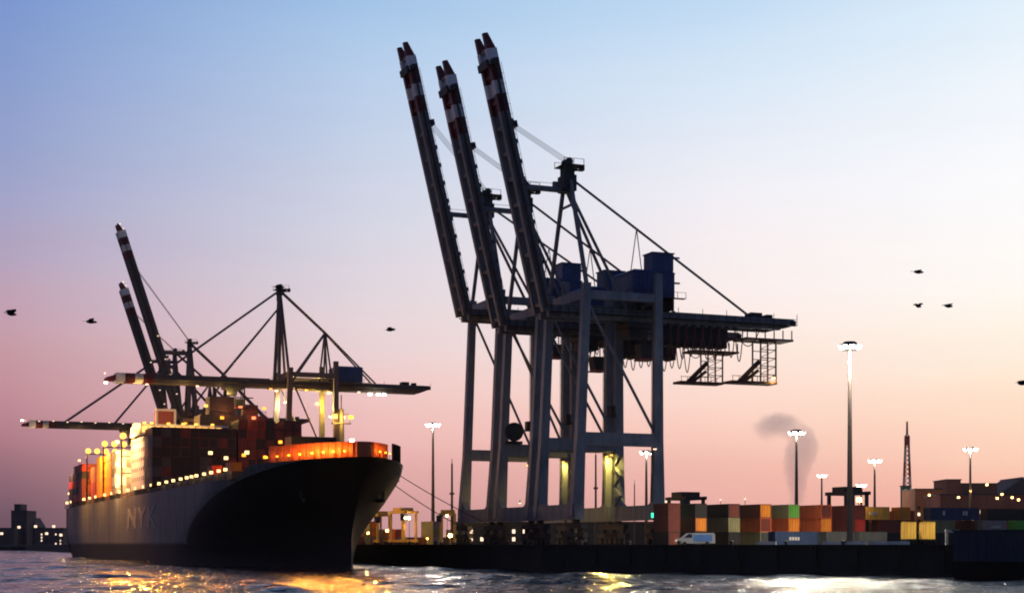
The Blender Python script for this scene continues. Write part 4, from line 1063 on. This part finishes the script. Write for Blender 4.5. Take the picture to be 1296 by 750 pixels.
# radio mast: lattice, red and white
b_ = at(1148, 533, 900); H = b_.z - QZ
M_mastred = mat('mast_red', (.6, .09, .06), .6)
rm = empty('radio_mast', (b_.x, b_.y, QZ), 0, 'red and white lattice radio mast behind the container yard', 'radio mast')
for k in range(8):
    mb = MB(); z0, z1 = H * k / 9.0, H * (k + 1) / 9.0
    def ww(z): return 2.3 * (1 - z / H) + .55
    for sx_ in (-1, 1):
        for sy_ in (-1, 1): mb.beam((sx_ * ww(z0), sy_ * ww(z0), z0), (sx_ * ww(z1), sy_ * ww(z1), z1), .6)
    for j in range(3):
        za = z0 + (z1 - z0) * j / 3; zb = z0 + (z1 - z0) * (j + 1) / 3
        for s in (-1, 1):
            mb.beam((-s * ww(za), -ww(za), za), (s * ww(zb), -ww(zb), zb), .35); mb.beam((-ww(za), -s * ww(za), za), (-ww(zb), s * ww(zb), zb), .35)
    mb.build('lattice_section', M_mastred if k % 2 else mat('mast_pink', (.75, .5, .45), .6), rm)
mb = MB(); mb.tube((0, 0, H * 8 / 9), (0, 0, H), .7, .5, 8); mb.box(-1.3, 1.3, -1.3, 1.3, H * .81, H * .88); mb.build('antenna', M_mastred, rm)

# smoke from the works beyond the terminal
def smoke(blobs, dens, lab):
    # blobs: (photo x, photo y, half width, half height, weight) in pixels at distance DS; density fades out inside each blob
    c0 = at(blobs[0][0], blobs[0][1], DS); k = DS / F
    xs = [b_[0] for b_ in blobs]; x0 = min(b_[0] - b_[2] for b_ in blobs); x1 = max(b_[0] + b_[2] for b_ in blobs)
    y0 = min(b_[1] - b_[3] for b_ in blobs); y1 = max(b_[1] + b_[3] for b_ in blobs); dep = max(b_[2] for b_ in blobs) * k
    A = at(x0, y1, DS) - c0; B = at(x1, y0, DS) - c0
    mb = MB().box(A.x, B.x, -dep, dep, A.z, B.z)
    m = bpy.data.materials.new('smoke'); m.use_nodes = True; t = m.node_tree; t.nodes.remove(t.nodes['Principled BSDF'])
    v = t.nodes.new('ShaderNodeVolumePrincipled'); v.inputs['Color'].default_value = (.99, .98, .98, 1)
    tc_ = t.nodes.new('ShaderNodeTexCoord')
    n1 = t.nodes.new('ShaderNodeTexNoise'); n1.inputs['Scale'].default_value = .09; n1.inputs['Detail'].default_value = 6; n1.inputs['Roughness'].default_value = .62; t.links.new(tc_.outputs['Object'], n1.inputs[0])
    def mm(op, a, b_=0.0, c_=None):
        n = t.nodes.new('ShaderNodeMath'); n.operation = op
        for i, q in enumerate((a, b_, c_)):
            if q is None: continue
            if isinstance(q, (int, float)): n.inputs[i].default_value = q
            else: t.links.new(q, n.inputs[i])
        return n.outputs[0]
    tot = None
    for (x, y, w, h, wt) in blobs:
        p = at(x, y, DS) - c0; mp = t.nodes.new('ShaderNodeMapping'); mp.vector_type = 'TEXTURE'
        mp.inputs['Location'].default_value = p; mp.inputs['Scale'].default_value = (w * k, max(w, 14) * k * .9, h * k)
        t.links.new(tc_.outputs['Object'], mp.inputs[0]); ln = t.nodes.new('ShaderNodeVectorMath'); ln.operation = 'LENGTH'; t.links.new(mp.outputs[0], ln.inputs[0])
        f = mm('MULTIPLY', mm('MAXIMUM', mm('SUBTRACT', 1.0, ln.outputs['Value']), 0.0), wt)
        tot = f if tot is None else mm('ADD', tot, f)
    d = mm('SUBTRACT', tot, mm('MULTIPLY', mm('SUBTRACT', 0.86, n1.outputs[0]), 1.15))
    d = mm('MULTIPLY', mm('MINIMUM', mm('MAXIMUM', mm('MULTIPLY', d, 2.2), 0.0), 1.0), dens)
    t.links.new(d, v.inputs['Density']); t.links.new(v.outputs[0], t.nodes['Material Output'].inputs['Volume'])
    o = mb.build('smoke', m); o.location = c0; tag(o, kind='stuff', label=lab, cat='smoke'); return o
DS = 1400.0
smoke([(974, 539, 36, 28, 1.2), (996, 534, 28, 20, 1.0), (1014, 560, 28, 32, 1.45), (1006, 590, 24, 36, 1.6), (1022, 570, 18, 36, 1.3), (1010, 622, 18, 38, 1.5)], .026, 'grey plume of smoke drifting up behind the white floodlight mast')

# ------------------------------------------------------------------ straddle carriers, van, barriers, barge
def straddle(x, D, lab, cm=M_yellow, rz=TH, H=9.5):
    p = ypos(x, D); e = empty('straddle_carrier', p, rz, lab, 'straddle carrier', 'straddle carriers in the terminal')
    for sx_ in (0, 4.2):
        mb = MB(); mb.box(sx_, sx_ + .8, 0, 9.2, .9, 1.7)
        for yy in (.6, 8.0): mb.box(sx_ + .1, sx_ + .7, yy, yy + .6, 1.7, H)
        mb.box(sx_, sx_ + .8, 0, 9.2, H, H + .7); mb.build('side_frame', cm, e)
        for yy in (.9, 3.4, 5.8, 8.3): MB().tube((sx_ + .15, yy, .7), (sx_ + .65, yy, .7), .7, n=12).build('wheel', M_rubber, e)
    mb = MB(); mb.box(.8, 4.2, .7, 1.5, H, H + .6); mb.box(.8, 4.2, 7.7, 8.5, H, H + .6); mb.box(.3, 4.7, 2.5, 7, H + .7, H + 1.7); mb.build('top_frame', cm, e)
    mb = MB(); mb.box(-.9, .6, -.8, .9, H - 2.2, H - .1); mb.build('cabin', M_glass, e)
    return e
straddle(1076, 322, 'dark straddle carrier beside the tall floodlight mast, behind the red container', M_dark, TH, 10.4)
straddle(868, 330, 'dark straddle carrier above the first yard stacks', M_dark, TH, 9.6)
straddle(512, 470, 'yellow straddle carrier beyond the ship bow, left of the floodlight mast', M_yellow, TH + .25)
straddle(556, 500, 'yellow straddle carrier just right of the floodlight mast', M_yellow, TH - .4)
straddle(478, 520, 'yellow straddle carrier closest to the ship bow', M_yellow, TH + .1)

# white van
p = ypos(857, 272); v = empty('van', p, 0.05, 'white van with blue side parked at the quay edge', 'van')
prof = [(0, .45), (0, 1.2), (.9, 1.35), (1.9, 2.2), (6.4, 2.25), (6.6, 1.9), (6.6, .45)]
mb = MB(); n = len(prof); vs = [(x, 0, z) for x, z in prof] + [(x, 2.0, z) for x, z in prof]
mb.add(vs, [tuple(range(n)), tuple(reversed(range(n, 2 * n)))] + [((i + 1) % n, i, n + i, n + (i + 1) % n) for i in range(n)]); mb.build('body', mat('van_paint', (.36, .37, .39), .4, var=.12), v)
mb = MB(); mb.add([(1.15, -.02, 1.4), (2.0, -.02, 2.05), (2.6, -.02, 2.05), (2.6, -.02, 1.4)], [(0, 3, 2, 1)]); mb.build('window', M_glass, v)
MB().box(2.8, 6.1, -.03, -.005, .8, 1.95).build('side_panel', mat('panel_blue', (.1, .22, .5), .4), v)
for xx in (1.3, 5.2):
    for yy in (-.03, 1.75): MB().tube((xx, yy, .38), (xx, yy + .28, .38), .38, n=14).build('wheel', M_rubber, v)
for zz in (.2, 1.5): MB().box(-.04, 0, zz + .1, zz + .45, .8, 1.0).build('headlight', E_soft, v)

# concrete barriers along the quay edge
br0 = None
for i, x in enumerate((957, 1040, 1068, 1099, 1123)):
    p = ypos(x, 262 - (x - 957) * .1)
    if br0 is None:
        mb = MB(); mb.hexa([(0, 0, 0), (3.4, 0, 0), (3.4, .6, 0), (0, .6, 0), (0, .2, .75), (3.4, .2, .75), (3.4, .4, .75), (0, .4, .75)]); br0 = mb.build('barrier', M_barrier); o = br0
    else: o = br0.copy(); COL.objects.link(o)
    o.location = p; o.rotation_euler = (0, 0, -.55); tag(o, 'pale low concrete barrier lying along the quay edge', 'barrier', 'concrete barriers on the quay')
# pale gate frame
p = ypos(1197, 250); gt = empty('gate', p, 0, 'pale gate frame at the quay edge beside the navy barge', 'gate')
mb = MB(); mb.box(0, .4, 0, .3, 0, 2.6); mb.box(.4, 2.2, 0, .3, 2.2, 2.6); mb.box(2.2, 5.2, .05, .25, 2.35, 2.55); mb.build('frame', M_barrier, gt)
mb = MB(); mb.box(2.0, 2.2, 0.05, .25, 0, 2.2); mb.box(5.0, 5.2, .05, .25, 0, 2.35); mb.build('post', M_dark, gt)
# barge at the right
bgx = Vector((66, 226, 0)); ba = empty('barge', (0, 0, 0), 0, 'dark navy work barge moored at the quay on the right edge', 'barge')
a0 = ypos(1219, 227); ba.location = (a0.x, a0.y, 0); ba.rotation_euler = (0, 0, ang)
M_barge = mat('barge_navy', (.012, .02, .045), .5)
mb = MB(); mb.hexa([(.8, -5, -.8), (27, -5, -.8), (27, 1.0, -.8), (.8, 1.0, -.8), (0, -5.4, 2.6), (28, -5.4, 2.6), (28, 1.2, 2.6), (0, 1.2, 2.6)]); mb.build('hull', M_boot, ba)
mb = MB(); mb.box(.5, 27, -5.1, .9, 2.6, 6.8)
for i in range(20): mb.box(1.2 + i * 1.3, 1.35 + i * 1.3, -5.16, -5.1, 2.8, 6.7)
mb.build('hold', M_barge, ba)
mb = MB(); mb.box(.3, 27.2, -5.3, 1.0, 6.8, 7.0); mb.build('coaming', M_dark, ba)

# parked cars / small quay lamps between the crane legs
def worklamp(x, y, D, m, lab, power=0, col=(1, .6, .25), sz=.5):
    p = at(x, y, D); e = empty('work_lamp', (p.x, p.y, QZ), 0, lab, 'work lamp', 'work lamps about the terminal')
    h = max(.6, p.z - QZ); MB().tube((0, 0, 0), (0, 0, h - sz / 2), .08, n=6).build('post', M_dark, e)
    mb = MB(); mb.box(-sz / 2, sz / 2, -sz / 2, sz / 2, h - sz / 2, h + sz / 2); mb.build('lamp_head', m, e)
    if power: light(e, (0, -1.2, h), power, col, .4)
wl = [(570, 677, 420, E_warm, 'yellow work lamp low at the left foot of the near cranes', 2600, .9), (566, 652, 460, E_soft, 'pale work lamp left of the near cranes', 900, .6),
      (627, 672, 352, E_amber, 'amber work lamp between the bogies of the near cranes', 900, .6), (447, 671, 430, E_soft, 'work lamp shining right behind the ship stem', 450, .6),
      (466, 674, 440, E_warm, 'warm work lamp on the quay just right of the ship stem', 450, .6), (490, 671, 450, E_warm, 'warm work lamp right of the ship bow', 450, .8),
      (518, 655, 470, E_soft, 'pale work lamp on the yellow straddle carrier side', 1500, .7), (541, 681, 480, E_amber, 'amber work lamp left of the leftmost crane leg', 1500, .5),
      (843, 634, 380, E_soft, 'small lamp glowing right of the nearest crane leg', 0, .5), (912, 632, 420, E_soft, 'small lamp above the second yard stack', 0, .4), (943, 631, 420, E_soft, 'small lamp above the third yard stack', 0, .4),
      (1087, 632, 318, E_warm, 'bright work lamp under the dark straddle carrier', 600, .9)]
for x, y, D, m, lab, pw, sz in wl: worklamp(x, y, D, m, lab, pw, sz=sz)

# stacks and sheds in the terminal beyond the near cranes, left
for i in range(9):
    p = ypos(452 + i * 16, 520 + 3 * (i % 3)); b = rc.choice(['rust', 'brown', 'pale', 'olive', 'red'])
    for t_ in range(rc.choice([1, 2, 2, 3])): container(p + Vector((0, 0, t_ * 2.62)), TH, b, rc.choice([b, 'orange', 'pale']), 'container in the far warm lit row beyond the ship bow', gy)
# buildings on the right skyline
def building(x0, x1, ytop, D, lab, m=M_far, roof='flat', name='warehouse', lit=0, zb=QZ, depth=25):
    a = at(x0, ytop, D); b2 = at(x1, ytop, D); w = b2.x - a.x; H = a.z - zb
    e = empty(name, (a.x, D, zb), 0, lab, 'building', None)
    mb = MB()
    if roof == 'gable':
        h2 = H * .72; pr = [(0, 0), (w, 0), (w, h2), (w / 2, H), (0, h2)]; n = 5
        vs = [(x, 0, z) for x, z in pr] + [(x, depth, z) for x, z in pr]
        mb.add(vs, [tuple(range(n)), tuple(reversed(range(n, 2 * n)))] + [((i + 1) % n, i, n + i, n + (i + 1) % n) for i in range(n)])
    else:
        mb.box(0, w, 0, depth, 0, H)
    mb.build('wall', m, e)
    mb = MB(); mb.box(-.4, w + .4, -.4, depth + .4, H, H + .5) if roof == 'flat' else mb.box(w / 2 - .5, w / 2 + .5, 0, depth, H - .05, H + .4)
    mb.build('roof', M_dark, e)
    nx = max(2, int(w / 4)); nzs = max(1, int(H / 4)); r2 = random.Random(int(x0)); k = 0
    for i in range(nx):
        for j in range(nzs):
            zz = 1.5 + j * H * .7 / nzs; xx = (i + .3) * w / nx
            if k > 24: break
            k += 1
            MB().box(xx, xx + w / nx * .28, -.06, -.01, zz, zz + 1.5).build('window', E_soft if r2.random() < lit else M_glass, e)
    return e
M_brick = mat('far_brick', (.2, .06, .045), .9, scale=.08)
M_obld = mat('far_orange', (.5, .17, .06), .8, scale=.08)
building(1158, 1192, 619, 760, 'orange lit low building behind the long navy container', M_obld, lit=.3)
building(1198, 1216, 607, 820, 'square brick block rising left of the long brown shed', M_brick, lit=.1)
building(1214, 1262, 612, 840, 'long brown shed with many small lights right of the brick block', M_brick, lit=.3)
building(1260, 1330, 604, 860, 'gabled dark shed at the right edge behind the yard', M_far, 'gable', lit=.2, depth=40)
building(1190, 1330, 626, 700, 'low brown shed below the brick block, lamps along its eaves', M_brick, lit=.5)
building(577, 846, 661, 620, 'long low dark shed seen beneath the near cranes', M_dark, lit=.45)
building(1143, 1152, 615, 860, 'green hut at the foot of the radio mast', mat('hut_green', (.08, .2, .13), .8), lit=0, depth=6)
for i, x in enumerate((1176, 1213, 1228, 1249, 1262, 1268, 1281, 1289)):
    worklamp(x, (626, 629, 621, 613, 630, 625, 629, 632)[i], 640, E_warm, 'small warm lamp in the row along the brown sheds', 300, sz=.8)
# far skyline at left
SZ = 3.2
building(-60, 18, 668, 1500, 'low far warehouse on the opposite shore at the left edge', M_far, zb=SZ, lit=.1, depth=40)
building(14, 34, 646, 1520, 'far grain silo block with a stepped top on the opposite shore', M_far, zb=SZ, lit=.05, name='silo_building', depth=30)
building(18, 26, 638, 1530, 'narrow far tower rising behind the silo block', M_far, zb=SZ, name='silo_building', depth=20)
building(33, 46, 655, 1540, 'far shed right of the silo block', M_far, 'gable', zb=SZ, depth=30)
building(44, 80, 668, 1480, 'long far shed by the ship stern', M_far, zb=SZ, lit=.15, depth=40)
for x, y in ((2, 676), (24, 668), (45, 667), (59, 676), (68, 667), (77, 678)):
    p = at(x, y, 1400); e = empty('work_lamp', (p.x, p.y, SZ), 0, 'tiny lamp on the opposite shore left of the stern', 'work lamp', 'lamps on the opposite shore')
    MB().tube((0, 0, 0), (0, 0, p.z - SZ), .2, n=5).build('post', M_dark, e); MB().box(-1, 1, -1, 1, p.z - SZ, p.z - SZ + 2).build('lamp_head', E_soft, e)
# little white boat
p = at(56, 690, 1150); bo = empty('motor_boat', (p.x, 1150, 0), 0.1, 'small white motor boat far off by the ship stern', 'boat')
mb = MB(); mb.hexa([(.8, .6, -.4), (12, .9, -.4), (12, 2.6, -.4), (.8, 2.9, -.4), (0, 0, 2.0), (14, 1.4, 2.2), (14, 2.0, 2.2), (0, 3.5, 2.0)]); mb.build('hull', M_white, bo)
mb = MB(); mb.box(2.5, 8.5, .7, 2.8, 2.0, 4.2); mb.build('cabin', M_white, bo); MB().tube((5, 1.7, 4.2), (5, 1.7, 7), .08, n=5).build('mast', M_dark, bo)

# ------------------------------------------------------------------ haze over the harbour
hz_ = MB().box(-1900, 1900, -160, 3100, -8, 150).build('haze', None if False else bpy.data.materials.new('haze_air')); tag(hz_, kind='stuff')
hm = hz_.data.materials[0]; hm.use_nodes = True; ht = hm.node_tree; ht.nodes.remove(ht.nodes['Principled BSDF'])
hv = ht.nodes.new('ShaderNodeVolumePrincipled'); hv.inputs['Color'].default_value = (.97, .93, .92, 1); hv.inputs['Anisotropy'].default_value = .55; hv.inputs['Density'].default_value = HAZE
ht.links.new(hv.outputs[0], ht.nodes['Material Output'].inputs['Volume'])

# ------------------------------------------------------------------ birds
def bird(x, y, D, sp, lab, rz, up_):
    p = at(x, y, D); e = empty('bird', p, rz, lab, 'bird', 'dark birds in the sky')
    mb = MB(); prof = [(-.26, .005), (-.2, .05), (-.05, .085), (.1, .075), (.18, .05), (.23, .05), (.27, .035), (.33, .004)]; n = 8
    vs = [(xx, r * math.cos(2 * math.pi * i / n), r * .9 * math.sin(2 * math.pi * i / n)) for xx, r in prof for i in range(n)]
    mb.add(vs, [(j * n + i, j * n + (i + 1) % n, (j + 1) * n + (i + 1) % n, (j + 1) * n + i) for j in range(len(prof) - 1) for i in range(n)], 0, True)
    mb.add([(-.2, -.03, 0), (-.42, -.09, .01), (-.42, .09, .01), (-.2, .03, 0)], [(0, 1, 2, 3)])
    for s in (-1, 1):
        q = [(.1, s * .05, .04), (.13, s * sp * .25, .04 + up_), (.02, s * sp * .5, .04 + up_ * .5), (-.06, s * sp * .48, .03 + up_ * .5), (-.1, s * sp * .22, .02 + up_ * .9), (-.12, s * .05, .03)]
        q2 = [(a, b_, c_ - .025) for a, b_, c_ in q]
        mb.add(q + q2, [(0, 1, 2, 3, 4, 5), (11, 10, 9, 8, 7, 6)] + [(i, (i + 1) % 6, 6 + (i + 1) % 6, 6 + i) for i in range(6)])
    o = mb.build('body', M_bird, e); o.scale = (1.5, 1.15, 1.9); return e
bird(14, 397, 110, .9, 'dark bird near the left edge of the sky', 1.0, .14)
bird(115, 407, 120, .9, 'dark bird left of the taller far boom', .5, .1)
bird(353, 363, 130, .8, 'dark bird beside the tip of the pointed crane pylon', .4, .08)
bird(494, 417, 130, .9, 'dark bird between the pointed pylon and the near cranes', -.3, .06)
bird(1162, 344, 120, .7, 'uppermost of three dark birds on the right', .3, .05)
bird(1162, 387, 120, .7, 'lower left of three dark birds on the right', .8, .08)
bird(1200, 387, 120, .8, 'lower right of three dark birds on the right', .5, .06)
bird(1293, 485, 120, .8, 'dark bird at the right edge of the sky', .4, .1)
